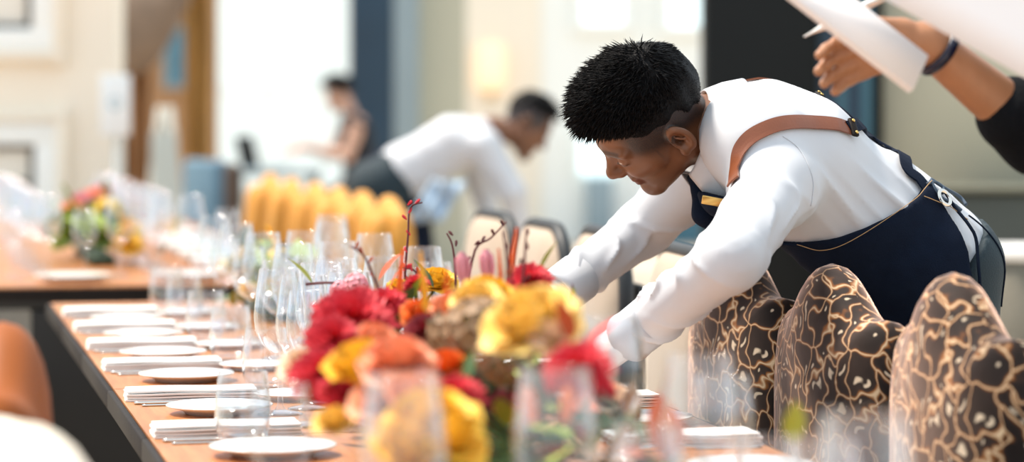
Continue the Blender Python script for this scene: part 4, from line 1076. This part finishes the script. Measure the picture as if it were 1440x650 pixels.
wt = thing('person', 'waiter in white shirt and navy apron leaning over chairs to reach the table', 'person', (HX, HY, 0))
hf = Vector((-.717, .08, -.693)); hu = Vector((-.574, -.632, .521)); hf.normalize(); hu = (hu - hf * hu.dot(hf)).normalized(); hl = hu.cross(hf)
ho = sag(921.6, 170.6, .03)
torso = []
for s in (1, -1):
    torso += [rc(sag(1302, 372, .065 * s), sag(1232, 320, .055 * s), .118, .112, .05), rc(sag(1232, 320, .055 * s), sag(1112, 230, .075 * s), .112, .112, .05),
              rc(sag(1112, 230, .075 * s), sag(1050, 190, .088 * s), .110, .080, .05)]
torso += [rc(sag(1072, 178, 0), sag(1018, 176, 0), .078, .062, .05), rc(sag(1058, 200, .15), sag(1058, 200, -.15), .062, .062, .05)]
SHN, ELN, WRN = P(1090, 262, 4.68), P(1024, 366, 4.40), P(893, 468, 4.57)
SHF, ELF, WRF = P(1008, 222, 4.98), P(903, 322, 5.16), P(788, 410, 4.99)
arm_n = [rc(sag(1078, 215, .14), SHN, .070, .070, .04), rc(SHN, ELN, .064, .050, .03), rc(ELN, WRN, .048, .036, .02)]
arm_f = [rc(sag(1062, 205, -.14), SHF, .066, .062, .04), rc(SHF, ELF, .060, .050, .03), rc(ELF, WRF, .048, .038, .02)]
legs = []
for s in (1, -1):
    hip, knee, ank = sag(1318, 392, .085 * s), None, None
    base = Vector((HX, HY, 0)) + Vector((.2079, -.9781, 0)) * .11 * s
    knee = base + Vector((GX, GY, 0)) * -.01 + Vector((0, 0, .52)); ank = base + Vector((GX, GY, 0)) * -.06 + Vector((0, 0, .09))
    legs += [rc(hip, knee, .100, .068, .05), rc(knee, ank, .066, .052, .03)]
def ridge(x): return (1 - np.abs(np.sin(x * .5))) ** 2.2
def fold(p, q, amp, n, ph=0.0, tw=3.0):
    """ring folds along a limb from p to q"""
    p_, q_ = npv(p), npv(q); ax = (q_ - p_); L_ = np.linalg.norm(ax); ax = ax / L_
    def g_(x):
        w = x - p_; t = (w @ ax) / L_; rr = w - (w @ ax)[:, None] * ax
        ang = np.arctan2(rr[:, 2], rr[:, 1]); dist = np.linalg.norm(rr, axis=1)
        r_ = ridge(t * n * 6.283 + ph + tw * np.sin(ang + ph) + 1.5 * np.sin(7 * t + 2 * ang)) * (.45 + .55 * np.sin(ang * 2 + ph + 5 * t))
        return amp * r_ * np.exp(-((t - .5) / .56) ** 4) * np.exp(-(dist / .085) ** 4)
    return g_
FO = [fold(SHN, ELN, .0110, 2.6, .5), fold(ELN, WRN, .0125, 3.6, 1.4), fold(SHF, ELF, .0090, 2.6, 2.0), fold(ELF, WRF, .0120, 3.4, .2)]
def creases(x):
    a, z, w = sagc(x)
    # diagonal pulls from the armpit to the waist
    along = a * .80 + (z - 1.05) * .60; across = -a * .60 + (z - 1.05) * .80
    d = .0110 * ridge(across * 92 + 10 * along + 2.4 * np.sin(along * 9 + 7 * w)) * np.exp(-((along - .17) / .19) ** 2) * np.exp(-((across + .02) / .11) ** 2) * (.4 + .6 * np.sin(along * 17 + across * 30 + 1))
    d += .0045 * ridge(across * 170 - 22 * along + 14 * w) * np.exp(-((along - .06) / .14) ** 2)
    return d
shirt_p = torso + arm_n + arm_f
def shirt_f(x):
    d = sdf(shirt_p, x) - creases(x)
    for g_ in FO: d = d - g_(x)
    return d
trunk_p = torso + legs
# body: one continuous skin under the clothes, with the head carried on the neck
nk0, nk1 = sag(1020, 190, 0.0), ho + hf * -.025 + hu * -.045
body_p = [q if q[0] == 'el' else (q[0], q[1], q[2], max(.01, q[3] - .014), max(.01, q[4] - .014), q[5], q[6]) for q in torso + arm_n + arm_f + legs]
neck_p = [rc(nk0, nk1, .062, .056, .03)]
lo, hi = bounds(body_p)
V1, F1 = sdf_mesh(lambda x: sdf(body_p + neck_p, x), lo, hi, .010)
hp = head_prims(ho, hf, hu, hl) + neck_p
lo, hi = bounds(hp, .02)
V2, F2 = sdf_mesh(lambda x: sdf(hp, x), lo, hi, .0026)
t2, l2 = head_tint(V2, ho, hf, hu, hl)
V = np.concatenate([V1, V2]); F = np.concatenate([F1, F2 + len(V1)])
W0 = npv(wt.location)
mk('body', vf_mesh('body', V - W0, F, {'tint': np.concatenate([np.zeros(len(V1)), t2]), 'lip': np.concatenate([np.zeros(len(V1)), l2])}), M['skin1'], wt)
def on(me):            # move a world-space mesh under the waiter
    me.transform(Matrix.Translation(-Vector(wt.location))); return me
for g_ in (1, -1):     # eyes
    c = ho + hf * .079 + hu * .0165 + hl * .032 * g_
    e = mk('eye', on(join_mesh('eye', [(lathe('eyeball', [(.0, -.0125), (.008, -.0096), (.0125, 0), (.008, .0096), (.0, .0125)], 14, False), Matrix.Translation(c))])), M['eye'], wt)
hair_o = hair_object(ho, hf, hu, hl, 1.0, None, .027, 9500, 3, low=-.004, strand=.0014, h=.003); hair_o.data.transform(Matrix.Translation(-Vector(wt.location))); hair_o.parent = wt

# shirt
belt0, belt1 = sagpoly([(1365, 290), (1250, 445)], .0)
bd_ = np.array([belt1[0] - belt0[0], belt1[1] - belt0[1]]); bn = np.array([-bd_[1], bd_[0]]); bn /= np.linalg.norm(bn)
ref = sagpoly([(1100, 230)], 0)[0]
if (ref[0] - belt0[0]) * bn[0] + (ref[1] - belt0[1]) * bn[1] < 0: bn = -bn
def belt_d(x): a, z, _ = sagc(x); return (a - belt0[0]) * bn[0] + (z - belt0[1]) * bn[1]          # positive towards the chest
def cut_end(x, p, ax, rad):                           # distance to a capped cylinder going out from p along ax
    t = (x - npv(p)) @ npv(ax); r_ = np.linalg.norm(x - npv(p) - t[:, None] * npv(ax), axis=1); return np.maximum(-t, r_ - rad)
nd = (nk1 - nk0).normalized()
def shirt_cut(x):
    d = np.maximum(shirt_f(x), -belt_d(x) - .03)
    for e, wr in ((ELN, WRN), (ELF, WRF)): ax = (wr - e).normalized(); d = np.maximum(d, -cut_end(x, wr + ax * .010, ax, .08))
    return np.maximum(d, -cut_end(x, nk0 + nd * .035, nd, .075))
lo, hi = bounds(shirt_p)
V, F = sdf_mesh(shirt_cut, lo, hi, .0046)
mk('shirt', vf_mesh('shirt', V - W0, F), M['shirt'], wt)
# yoke and armhole seams
def seam(name, pts, f=shirt_f, m='shirt', r=.0016, iso=.0010):
    c, _ = stick(f, spline(pts, 8), iso); return mk(name, on(tube(name, c, r, 5)), M[m], wt)
# cuffs
for e, wr, rr in ((ELN, WRN, .041), (ELF, WRF, .043)):
    ax = (wr - e).normalized(); x_, y_ = frame_of(ax)
    prof = [(rr - .004, -.055), (rr + .001, -.055), (rr, .0), (rr + .002, .018), (rr - .003, .018), (rr - .006, -.0)]
    mk('cuff', on(join_mesh('cuff', [(lathe('cuff', prof, 28, False), basis(wr, x_, y_, ax))])), M['shirt'], wt)
# gloved hands
q = hand_prims(WRN + (WRN - ELN).normalized() * .005, Vector((-.75, .30, -.55)), Vector((-.35, -.45, .80)), Vector((.1, .9, -.2)), .45, 1.02, r0=1.12)
lo, hi = bounds(q, .02); V, F = sdf_mesh(lambda x: sdf(q, x), lo, hi, .004); mk('glove', vf_mesh('glove', V - W0, F), M['glove'], wt, label='white cotton glove')
q2 = hand_prims(WRF + (WRF - ELF).normalized() * .005, Vector((-.70, -.30, -.62)), Vector((-.45, .25, .80)), Vector((.1, -.9, -.2)), .45, 1.02, r0=1.12)
lo, hi = bounds(q2, .02); V, F = sdf_mesh(lambda x: sdf(q2, x), lo, hi, .004); mk('glove', vf_mesh('glove', V - W0, F), M['glove'], wt, label='white cotton glove')
# trousers
tro_f = lambda x: sdf(trunk_p, x) - .004 - .002 * np.sin(x[:, 2] * 45 + 8 * x[:, 0])
lo, hi = bounds(trunk_p); V, F = sdf_mesh(lambda x: np.maximum(tro_f(x), belt_d(x)), lo, hi, .008)
mk('trousers', vf_mesh('trousers', V - W0, F), M['trouser'], wt)
c, _ = stick(tro_f, spline([sag(1352, 318, .13), sag(1368, 345, .13), sag(1378, 380, .12), sag(1392, 430, .12)], 6), .001); mk('pocket_seam', on(tube('pocket_seam', c, .0016, 5)), M['denim'], wt)
for s in (1, -1):
    b0 = Vector((HX, HY, 0)) + Vector((.2079, -.9781, 0)) * .11 * s + Vector((GX, GY, 0)) * -.06
    fw = Vector((GX, GY, 0)); sp = [rc(b0 + fw * -.05 + Vector((0, 0, .045)), b0 + fw * .02 + Vector((0, 0, .055)), .040, .045, .03), rc(b0 + fw * .02 + Vector((0, 0, .05)), b0 + fw * .17 + Vector((0, 0, .034)), .044, .032, .03)]
    lo, hi = bounds(sp, .02); V, F = sdf_mesh(lambda x: np.maximum(sdf(sp, x), .004 - x[:, 2]), lo, hi, .007); V[:, 2] -= .004; mk('shoe', vf_mesh('shoe', V - W0, F), M['shoe'], wt)
# apron: a shell over chest, belly and legs
apron_p = torso + legs + [rc(sag(1290, 400, .0), Vector((HX + GX * .03, HY + GY * .03, .52)), .115, .10, .06), rc(sag(1030, 262, .06), sag(1030, 262, -.06), .045, .045, .06)]
apr_f = lambda x: sdf(apron_p, x) - .010 - .0022 * np.sin(sagc(x)[0] * 40 + sagc(x)[1] * 26 + 3 * np.sin(12 * sagc(x)[1]))
def poly_sd(x, y, poly):
    d = np.full(len(x), 1e9, np.float32)
    for i in range(len(poly)):
        x0, y0 = poly[i]; x1, y1 = poly[(i + 1) % len(poly)]; ex, ey = x1 - x0, y1 - y0
        t = np.clip(((x - x0) * ex + (y - y0) * ey) / (ex * ex + ey * ey + 1e-12), 0, 1); d = np.minimum(d, np.hypot(x - x0 - ex * t, y - y0 - ey * t))
    return np.where(inpoly(x, y, poly), -d, d)
def smooth_poly(pts, n=5): return [(p.x, p.y) for p in spline([Vector((x, y, 0)) for x, y in pts] + [Vector((pts[0][0], pts[0][1], 0))], n)][:-1]
apoly = smooth_poly(sagpoly([(958, 268), (985, 268), (1034, 284), (1080, 336), (1120, 341), (1165, 335), (1215, 313), (1262, 288), (1303, 258), (1313, 275), (1330, 312), (1342, 350), (1347, 400), (1350, 480), (1350, 560), (1348, 800), (1000, 800), (900, 400)], .13))
def apr_cut(x):
    a, z, w = sagc(x); d = np.maximum(apr_f(x), poly_sd(a, z, apoly)); return np.maximum(d, np.minimum(a - .33, .0) * 0 + np.where(a > .30, np.abs(w) - .125 - 4 * np.maximum(0, .36 - a), -1))
lo, hi = bounds(apron_p); V, F = sdf_mesh(apr_cut, lo, hi, .0055)
ap = mk('apron', vf_mesh('apron', V - W0, F), M['denim'], wt)
def ray_hit(f, px, py, iso=.003, Z0=3.9):
    """where the ray of a pixel first meets the body"""
    Z = Z0
    for _ in range(60):
        p = P(px, py, Z); d = float(f(np.array([npv(p)], np.float32))[0]) - iso
        if d < .0004: break
        Z += max(d * .8, .0004)
        if Z > 5.4: return None
    return p
ap_s = lambda x: apr_f(x)
def on_apron(name, pts, m, r, iso=.004, n=8): c, _ = stick(ap_s, spline(pts, n), iso); return mk(name, on(tube(name, c, r, 5)), M[m], wt)
on_apron('hem_stitching', [sag(1120, 347, .13), sag(1165, 341, .13), sag(1215, 319, .13), sag(1262, 294, .13), sag(1296, 268, .13)], 'stitch', .0007)
on_apron('pocket_stitching', [sag(1272, 292, .13), sag(1300, 300, .13), sag(1322, 318, .13), sag(1336, 336, .13)], 'stitch', .0008)
on_apron('side_hem', [sag(1311, 280, .13), sag(1326, 315, .13), sag(1337, 355, .13), sag(1342, 405, .13)], 'denim', .003)
# straps: cognac leather over the shoulders, denim down the back to the eyelets
sh_s = lambda x: sdf(shirt_p, x)
def hits(pts, f=None, iso=.003):
    out = [ray_hit(f or sh_s, x, y, iso) for x, y in pts]; return [p for p in out if p is not None]
near_l = hits([(1031, 256), (1032, 246), (1035, 232), (1040, 214), (1054, 195), (1078, 181), (1108, 173), (1150, 173), (1196, 182)])
near_d = hits([(1192, 181), (1222, 188), (1250, 206), (1272, 230), (1292, 254), (1308, 276)])
far_l = [sag(*p) for p in [(1002, 140, -.06), (1016, 120, -.05), (1052, 112, -.045), (1100, 120, -.045), (1150, 142, -.045)]]
far_d = [sag(*p) for p in [(1148, 142, -.045), (1190, 168, -.04), (1228, 196, -.03), (1255, 218, .0)]]
for lp_, dn, nm in ((near_l, near_d, 'near'), (far_l, far_d, 'far')):
    mk('leather_strap', on(ribbon('leather_strap', sh_s, lp_, .026, .004, .003)), M['strap'], wt, label='cognac leather shoulder strap')
    mk('denim_strap', on(ribbon('denim_strap', sh_s, dn, .024, .006, .003)), M['denim'], wt, label='navy denim strap')
    c, n_ = stick(sh_s, [lp_[-1], lp_[-2]], .010); t_ = (c[0] - c[1]).normalized(); sx_ = t_.cross(n_[0]).normalized()
    mk('buckle', on(join_mesh('buckle', [(box_mesh('buckle', .036, .012, .006, .002), basis(c[0] - n_[0] * .003, sx_, t_, n_[0]))])), M['edge'], wt)
    for j in (-1, 1): mk('rivet', on(join_mesh('rivet', [(lathe('rivet', [(.0030, 0), (.0030, .0015), (.0, .002)], 10), basis(c[0] + sx_ * .012 * j + n_[0] * .0035, sx_, t_, n_[0]))])), M['brass'], wt)
c, _ = stick(shirt_f, spline(hits([(1102, 190), (1124, 206), (1140, 235), (1146, 262), (1140, 290)]), 8), .0006); mk('armhole_seam', on(tube('armhole_seam', c, .0013, 5)), M['shirt'], wt)
# eyelet with the cord tied through it
c, n_ = stick(ap_s, [sag(1311, 287, .14)], .006); x_, y_ = frame_of(n_[0])
mk('eyelet', on(join_mesh('eyelet', [(lathe('eyelet', [(.010, 0), (.012, .003), (.015, .003), (.017, 0)], 24, False), basis(c[0], x_, y_, n_[0]))])), M['steel'], wt)
def cord(pts, r=.0030): mk('apron_cord', on(tube('apron_cord', spline(stick(sh_s, [sag(*p) for p in pts], .011)[0], 6), r, 8)), M['cordm'], wt)
cord([(1300, 262, .13), (1306, 275, .14), (1312, 288, .14), (1322, 300, .13), (1328, 318, .12)]); cord([(1303, 258, .13), (1318, 276, .12), (1330, 296, .10), (1332, 322, .10)]); cord([(1296, 266, .14), (1308, 262, .13), (1316, 272, .125), (1310, 284, .13)])
# collar, tie, badge
cc = sag(1002, 186, .0); ca = (sag(981, 181, .0) - cc).normalized(); down = Vector((0, 0, -1)); down = (down - ca * down.dot(ca)).normalized(); sdv = ca.cross(down).normalized()
v, f = [], []; NT = 48
for i in range(NT + 1):
    th = math.radians(16 + (360 - 32) * i / NT); rd = down * math.cos(th) + sdv * math.sin(th); pt_ = max(0, math.cos(th)) ** 3 * .030
    ex = .96 + .26 * max(0, math.cos(th))
    for rr, q_ in ((.066, -.020), (.066, .026), (.069, .032), (.073, .028), (.092, .0), (.106, -.030 - pt_ * .4)):
        v.append(cc + ca * q_ + rd * (rr * ex + (pt_ if q_ < -.02 and rr > .08 else 0)))
for i in range(NT):
    for k in range(5): a_ = i * 6 + k; f.append((a_, a_ + 1, a_ + 7, a_ + 6))
co = mk('collar', on(mesh_py('collar', v, f)), M['shirt'], wt); md = co.modifiers.new('thickness', 'SOLIDIFY'); md.thickness = .0025
kp = cc + down * .083 + ca * .012
tq = [rc(kp, kp + down * .020 - ca * .012, .014, .011, .01), rc(kp + down * .022 - ca * .012, kp + down * .055 - ca * .03 , .013, .022, .01), rc(kp + down * .055 - ca * .03, kp + down * .075 - ca * .08, .020, .022, .01)]
lo, hi = bounds(tq, .02); V, F = sdf_mesh(lambda x: sdf(tq, x), lo, hi, .003); mk('necktie', vf_mesh('necktie', V - W0, F), M['denim'], wt, label='dark navy necktie')
c, n_ = stick(ap_s, [sag(1008, 284, .10)], .006); t_ = (sag(1024, 281, .09) - sag(992, 286, .11)).normalized(); n0 = Vector((-.15, -.88, -.30)).normalized(); t_ = (t_ - n0 * t_.dot(n0)).normalized()
mk('name_badge', on(join_mesh('name_badge', [(box_mesh('name_badge', .040, .015, .003, .001), basis(sag(1004, 283, .140), t_, n0.cross(t_), n0))])), M['brass'], wt, label='small brass name badge')

# ------------------------------------------------------------------ other people
def human(label, J, lat, head, skin, top_m, leg_m, hands=(), hair_len=.03, sleeves='long', h=.008, female=False, feet=True, shoe=True, fwd=None, hair_kw=None):
    """J: joints; lat: unit vector to the person's left; head=(o,f,u)"""
    root = thing('person', label, 'person', (J['pelvis'].x, J['pelvis'].y, 0)); W0 = npv(root.location); k = .92 if female else 1.0
    tp = []
    for s in (1, -1):
        tp += [rc(J['pelvis'] + lat * .07 * s, J['waist'] + lat * .05 * s, .112 * k, .102 * k, .05), rc(J['waist'] + lat * .05 * s, J['chest'] + lat * .075 * k * s, .102 * k, .112 * k, .05),
               rc(J['chest'] + lat * .08 * k * s, J['sh' + 'LR'[s < 0]], .085 * k, .062 * k, .05)]
    tp.append(rc(J['chest'], J['neck'], .08 * k, .058 * k, .05))
    arms, up = [], []
    for c in 'LR':
        a = [rc(J['sh' + c], J['el' + c], .056 * k, .044 * k, .03), rc(J['el' + c], J['wr' + c], .042 * k, .029 * k, .02)]; arms += a; up.append(a)
    lg = []
    for s, c in ((1, 'L'), (-1, 'R')):
        hip = J['pelvis'] + lat * .09 * s - Vector((0, 0, .02)); lg += [rc(hip, J['kn' + c], .092, .062, .05), rc(J['kn' + c], J['an' + c], .060, .045, .03)]
    o, f, u = head; f = f.normalized(); u = (u - f * u.dot(f)).normalized(); l = u.cross(f)
    nk = [rc(J['neck'], o - f * .02 - u * .04, .054 * k, .052 * k, .03)]
    hd = []
    for (wr, d, nr, sd, cu, to) in hands: hd += hand_prims(wr, d, nr, sd, cu, 1.0 * k, to)
    shrink = lambda q, t: (q[0], q[1], q[2], max(.01, q[3] - t), max(.01, q[4] - t), q[5], q[6])
    bp = [shrink(q, .012) for q in tp + lg] + arms + nk
    lo, hi = bounds(bp + hd); V1, F1 = sdf_mesh(lambda x: sdf(bp, x), lo, hi, .009)
    VV, FF, n0 = [V1], [F1], len(V1); tt, ll = [np.zeros(len(V1))], [np.zeros(len(V1))]
    for i in range(len(hands)):
        q = hd[i * (len(hd) // len(hands)):(i + 1) * (len(hd) // len(hands))]; lo, hi = bounds(q, .02); V, F = sdf_mesh(lambda x: sdf(q, x), lo, hi, .0032); VV.append(V); FF.append(F + n0); n0 += len(V); tt.append(np.zeros(len(V))); ll.append(np.zeros(len(V)))
    hp = head_prims(o, f, u, l, k) + nk; lo, hi = bounds(hp, .02); V, F = sdf_mesh(lambda x: sdf(hp, x), lo, hi, .0045); t, lp = head_tint(V, o, f, u, l, k); VV.append(V); FF.append(F + n0); tt.append(t); ll.append(lp)
    mk('body', vf_mesh('body', np.concatenate(VV) - W0, np.concatenate(FF), {'tint': np.concatenate(tt), 'lip': np.concatenate(ll)}), skin, root)
    kw = dict(length=hair_len, n=500, seed=5, h=.006); kw.update(hair_kw or {})
    ho_ = hair_object(o, f, u, l, k, None, **kw); ho_.data.transform(Matrix.Translation(-Vector(root.location))); ho_.parent = root
    sp = list(tp)
    for a in up:
        if sleeves == 'long': sp += [shrink(a[0], -.010), shrink(a[1], -.010)]
        elif sleeves == 'rolled':
            A_, B_ = a[1][1], a[1][2]; sp += [shrink(a[0], -.012), ('rc', A_, A_ + (B_ - A_) * .22, a[1][3] + .014, a[1][3] + .014, .02, False)]
    fs = lambda x: sdf(sp, x) - .002 * np.sin(60 * x[:, 2] + 40 * x[:, 0]) * np.sin(35 * x[:, 1] + 20 * x[:, 2])
    lo, hi = bounds(sp); V, F = sdf_mesh(fs, lo, hi, h); nd = (o - J['neck']).normalized(); tn = (V - npv(J['neck'])) @ npv(nd)
    m_ = ~((tn > .02) & (np.linalg.norm(V - npv(J['neck']) - tn[:, None] * npv(nd), axis=1) < .075)); V, F = keep_verts(V, F, m_)
    so = mk('dress' if female else 'shirt', vf_mesh('shirt', V - W0, F), top_m, root); so.modifiers.new('thickness', 'SOLIDIFY').thickness = .004
    tl = [shrink(q, -.005) for q in lg] + [shrink(q, -.006) for q in tp[0::3][:2]]
    lo, hi = bounds(tl); V, F = sdf_mesh(lambda x: sdf(tl, x), lo, hi, h); mk('skirt' if female else 'trousers', vf_mesh('trousers', V - W0, F), leg_m, root)
    fw = fwd or lat.cross(Vector((0, 0, 1)))
    for c in 'LR':
        b0 = J['an' + c].copy(); b0.z = 0
        q = [rc(b0 - fw * .05 + Vector((0, 0, .045)), b0 + fw * .02 + Vector((0, 0, .05)), .04, .043, .03), rc(b0 + fw * .02 + Vector((0, 0, .045)), b0 + fw * .16 + Vector((0, 0, .033)), .042, .030, .03)]
        lo, hi = bounds(q, .02); V, F = sdf_mesh(lambda x: np.maximum(sdf(q, x), .004 - x[:, 2]), lo, hi, .008); V[:, 2] -= .004; mk('shoe', vf_mesh('shoe', V - W0, F), M['shoe'], root)
    return root
# person taking notes at the top right, just right of the chairs
NF = Vector((-.97, -.24, 0)).normalized(); NL = Vector((0, 0, 1)).cross(NF)          # facing the table; left is towards the camera
nc = Vector((.98, 3.98, 0))
J = dict(pelvis=nc + Vector((0, 0, .96)), waist=nc + Vector((0, 0, 1.10)), chest=nc + NF * .02 + Vector((0, 0, 1.32)), neck=nc + NF * .03 + Vector((0, 0, 1.50)))
J['shL'] = nc + NL * .18 + Vector((0, 0, 1.44)); J['shR'] = nc - NL * .18 + Vector((0, 0, 1.44))
J['elR'] = P(1462, 192, 4.06); J['wrR'] = P(1300, 58, 3.98)
J['elL'] = nc + NL * .25 + NF * .03 + Vector((0, 0, 1.16)); J['wrL'] = P(1625, 20, 3.80)
for c, s in (('L', 1), ('R', -1)): J['kn' + c] = nc + NL * .10 * s + NF * .02 + Vector((0, 0, .52)); J['an' + c] = nc + NL * .11 * s - NF * .02 + Vector((0, 0, .09))
hdR = (J['wrR'] + (J['wrR'] - J['elR']).normalized() * .004, Vector((-.92, .05, -.22)), Vector((.1, .9, .42)), Vector((-.1, -.4, .9)), .34, .45)
hdL = (J['wrL'], Vector((-.95, .05, -.08)), Vector((.1, -.8, .5)), Vector((0, .5, .8)), .25, .45)
human('person in rolled black sleeves writing on a notepad at the top right', J, NL, (nc + NF * .07 + Vector((0, 0, 1.62)), (NF + Vector((0, 0, -.35))), Vector((0, 0, 1)) + NF * .3), M['skin2'], M['blackshirt'], M['trouser'], (hdR, hdL), sleeves='rolled', h=.006, fwd=NF)
# wristband
ax = (J['wrR'] - J['elR']).normalized(); x_, y_ = frame_of(ax)
wb = tag(mk('wristband', join_mesh('wristband', [(lathe('wristband', [(.0345, -.007), (.0375, -.007), (.0385, 0), (.0375, .007), (.0345, .007)], 28, False), Matrix.Identity(4))]), M['band']), 'dark blue wristband on the wrist of the note taker', 'bracelet')
wb.matrix_world = basis(J['wrR'] - ax * .024, x_, y_, ax)
# notepad, pen, sheet of paper
A_, B_ = P(1106, -12, 3.80), P(1285, 126, 3.83); C_ = P(1307, 55, 3.89)
ex = (A_ - B_).normalized(); ey = (C_ - B_); LW = 0.24; ey = (ey - ex * ey.dot(ex)); WW = ey.length * .72; ey.normalize(); ez_ = ex.cross(ey)
if ez_.y > 0: ez_ = -ez_
npd = thing('notepad', 'white notepad held in the hand at the top right', 'notepad', B_)
me = join_mesh('page_block', [(box_mesh('page_block', LW, WW, .012, .001), basis(ex * LW / 2 + ey * WW / 2 - ez_ * .012, ex, ey, ez_))]); mk('page_block', me, M['paper'], npd)
me = join_mesh('top_page', [(box_mesh('top_page', LW - .002, WW - .001, .0006), basis(ex * LW / 2 + ey * WW / 2 + ez_ * .0003, ex, ey, ez_))]); mk('top_page', me, M['paper'], npd)
me = join_mesh('binding', [(box_mesh('binding', .018, WW, .0015), basis(ex * (LW - .010) + ey * WW / 2 + ez_ * .001, ex, ey, ez_))]); mk('binding', me, mat('blue_binding', (.05, .10, .35), .5, .2, 10), npd)
p0, p1 = P(1130, 52, 4.00), P(1262, -14, 3.985); ax = (p1 - p0).normalized(); x_, y_ = frame_of(ax)
pen = thing('pen', 'slim white pen in the hand of the note taker', 'pen', p0)
mk('barrel', join_mesh('barrel', [(lathe('barrel', [(.0, .0), (.0012, .001), (.0022, .014), (.0055, .032), (.0062, .05), (.0062, .125), (.0045, .135), (.0, .136)], 14, False), basis(Vector((0, 0, 0)), x_, y_, ax))]), M['penp'], pen)
mk('clip', join_mesh('clip', [(box_mesh('clip', .004, .0015, .04), basis(ax * .09 + x_ * .0065, y_, x_, ax))]), M['steel'], pen)
E1, E2 = P(1236, -6, 3.66), P(1462, 121, 3.66); ex = (E2 - E1).normalized(); ey = Vector((.35, .15, .80)); ey = (ey - ex * ey.dot(ex)).normalized(); ez_ = ex.cross(ey); v, f = [], []
for j in range(9):
    for i in range(9):
        a_, b_ = i / 8, j / 8; v.append(ex * .297 * a_ + ey * .36 * b_ + ez_ * (.012 * math.sin(a_ * 3) * b_))
for j in range(8):
    for i in range(8): k = j * 9 + i; f.append((k, k + 1, k + 10, k + 9))
ps = mk('paper_sheet', mesh_py('paper_sheet', v, f), M['paper']); ps.location = E1; ps.modifiers.new('thickness', 'SOLIDIFY').thickness = .0015
tag(ps, 'large pale sheet of paper held up at the top right corner', 'paper')

# second waiter bending over far behind
Zw = 11.6; fR = Vector((.98, .18, 0)).normalized(); lat = Vector((0, 0, 1)).cross(fR)
J = dict(pelvis=P(532, 262, Zw), waist=P(572, 240, Zw), chest=P(640, 202, Zw), neck=P(690, 182, Zw))
J['shL'] = P(672, 205, Zw) + lat * .17; J['shR'] = P(672, 205, Zw) - lat * .17
for c, s in (('L', 1), ('R', -1)):
    J['el' + c] = P(700 - 8 * s, 270, Zw) + lat * .22 * s; J['wr' + c] = P(712 - 8 * s, 340, Zw) + lat * .18 * s
    b = P(560, 0, Zw); b = Vector((b.x, b.y, 0)) + lat * .12 * s; J['kn' + c] = b + fR * .03 + Vector((0, 0, .5)); J['an' + c] = b + Vector((0, 0, .09))
hh = [(J['wr' + c], Vector((.2, 0, -1)), Vector((.9, 0, .2)), Vector((0, -1 if c == 'L' else 1, 0)), .4, .5) for c in 'LR']
w2 = human('second waiter in white shirt bending far behind the mustard chairs', J, lat, (P(738, 178, Zw), fR * .75 + Vector((0, -.15, -.62)), fR * .6 + Vector((0, 0, .75))), M['skin1'], M['shirt'], M['trouser'], hh, h=.012, fwd=fR)
ab = rc(J['pelvis'] + fR * .05, J['pelvis'] + fR * .10 + Vector((0, 0, -.42)), .15, .15, .03); q = [ab]
lo, hi = bounds(q); V, F = sdf_mesh(lambda x: sdf(q, x), lo, hi, .012); mk('apron', vf_mesh('apron', V - npv(w2.location), F), M['denim'], w2)
cl = drape('waist_cloth', 592, 640, 255, 312, Zw - .24, 2, mat('pale_blue_cloth', (.45, .58, .72), .8, .2, 6), .1, .02); cl.data.transform(Matrix.Translation(-Vector(w2.location))); cl.parent = w2; cl['label'] = 'pale blue cloth tucked at the waist'
# woman seated by the navy pillar
Zs = 19.5; fL = Vector((-.95, -.30, 0)).normalized(); lat = Vector((0, 0, 1)).cross(fL)
J = dict(pelvis=P(506, 248, Zs), waist=P(506, 222, Zs), chest=P(500, 188, Zs), neck=P(492, 160, Zs)); J['pelvis'].z = .685
J['shL'] = P(496, 172, Zs) + lat * .15; J['shR'] = P(496, 172, Zs) - lat * .15
for c, s in (('L', 1), ('R', -1)):
    J['el' + c] = P(478, 219, Zs) + lat * .2 * s; J['wr' + c] = P(432, 207, Zs) + lat * .12 * s
    J['kn' + c] = J['pelvis'] + fL * .42 + lat * .1 * s; J['kn' + c].z = .56; J['an' + c] = J['kn' + c] + fL * -.02; J['an' + c].z = .12
hh = [(J['wr' + c], fL + Vector((0, 0, -.05)), Vector((0, 0, 1)), lat * (-1 if c == 'L' else 1), .3, .5) for c in 'LR']
human('woman with dark hair in a black dress seated by the navy pillar', J, lat, (P(478, 134, Zs), fL + Vector((0, 0, -.25)), Vector((0, 0, 1)) + fL * .2), M['skin3'], M['dress'], M['dress'], hh, sleeves='none', h=.012, female=True, fwd=fL, hair_kw=dict(length=.05, low=-.02))
st = thing('bar_stool', 'dark stool under the seated woman by the navy pillar', 'stool', (J['pelvis'].x, J['pelvis'].y, 0))
mk('seat', lathe('seat', [(.0, .49), (.18, .49), (.20, .51), (.19, .535), (.0, .542)], 24, False), M['dleg'], st)
for x in (-1, 1):
    for y in (-1, 1): mk('leg', tube('leg', [(x * .17, y * .17, 0), (x * .12, y * .12, .50)], .014, 6), M['dleg'], st)
dk = thing('desk', 'blue grey desk in front of the seated woman', 'table', (P(386, 0, Zs - .1).x, Zs - .1, 0))
mk('desktop', box_mesh('desktop', .62, .6, .04, .01), M['bluegrey'], dk, (0, 0, .78))
for x in (-.26, .26):
    for y in (-.25, .25): mk('leg', box_mesh('leg', .05, .05, .78), M['bluegrey'], dk, (x, y, 0))
lt = thing('laptop', 'dark laptop open on the desk before the seated woman', 'laptop', (P(374, 0, Zs - .1).x, Zs - .1, .82), 1.3)
mk('keyboard_base', box_mesh('keyboard_base', .33, .23, .018, .004), M['bluegrey'], lt)
sc_ = mk('screen', box_mesh('screen', .33, .012, .22, .003), M['char'], lt, (0, .11, .016)); sc_.rotation_euler = (-.25, 0, 0)
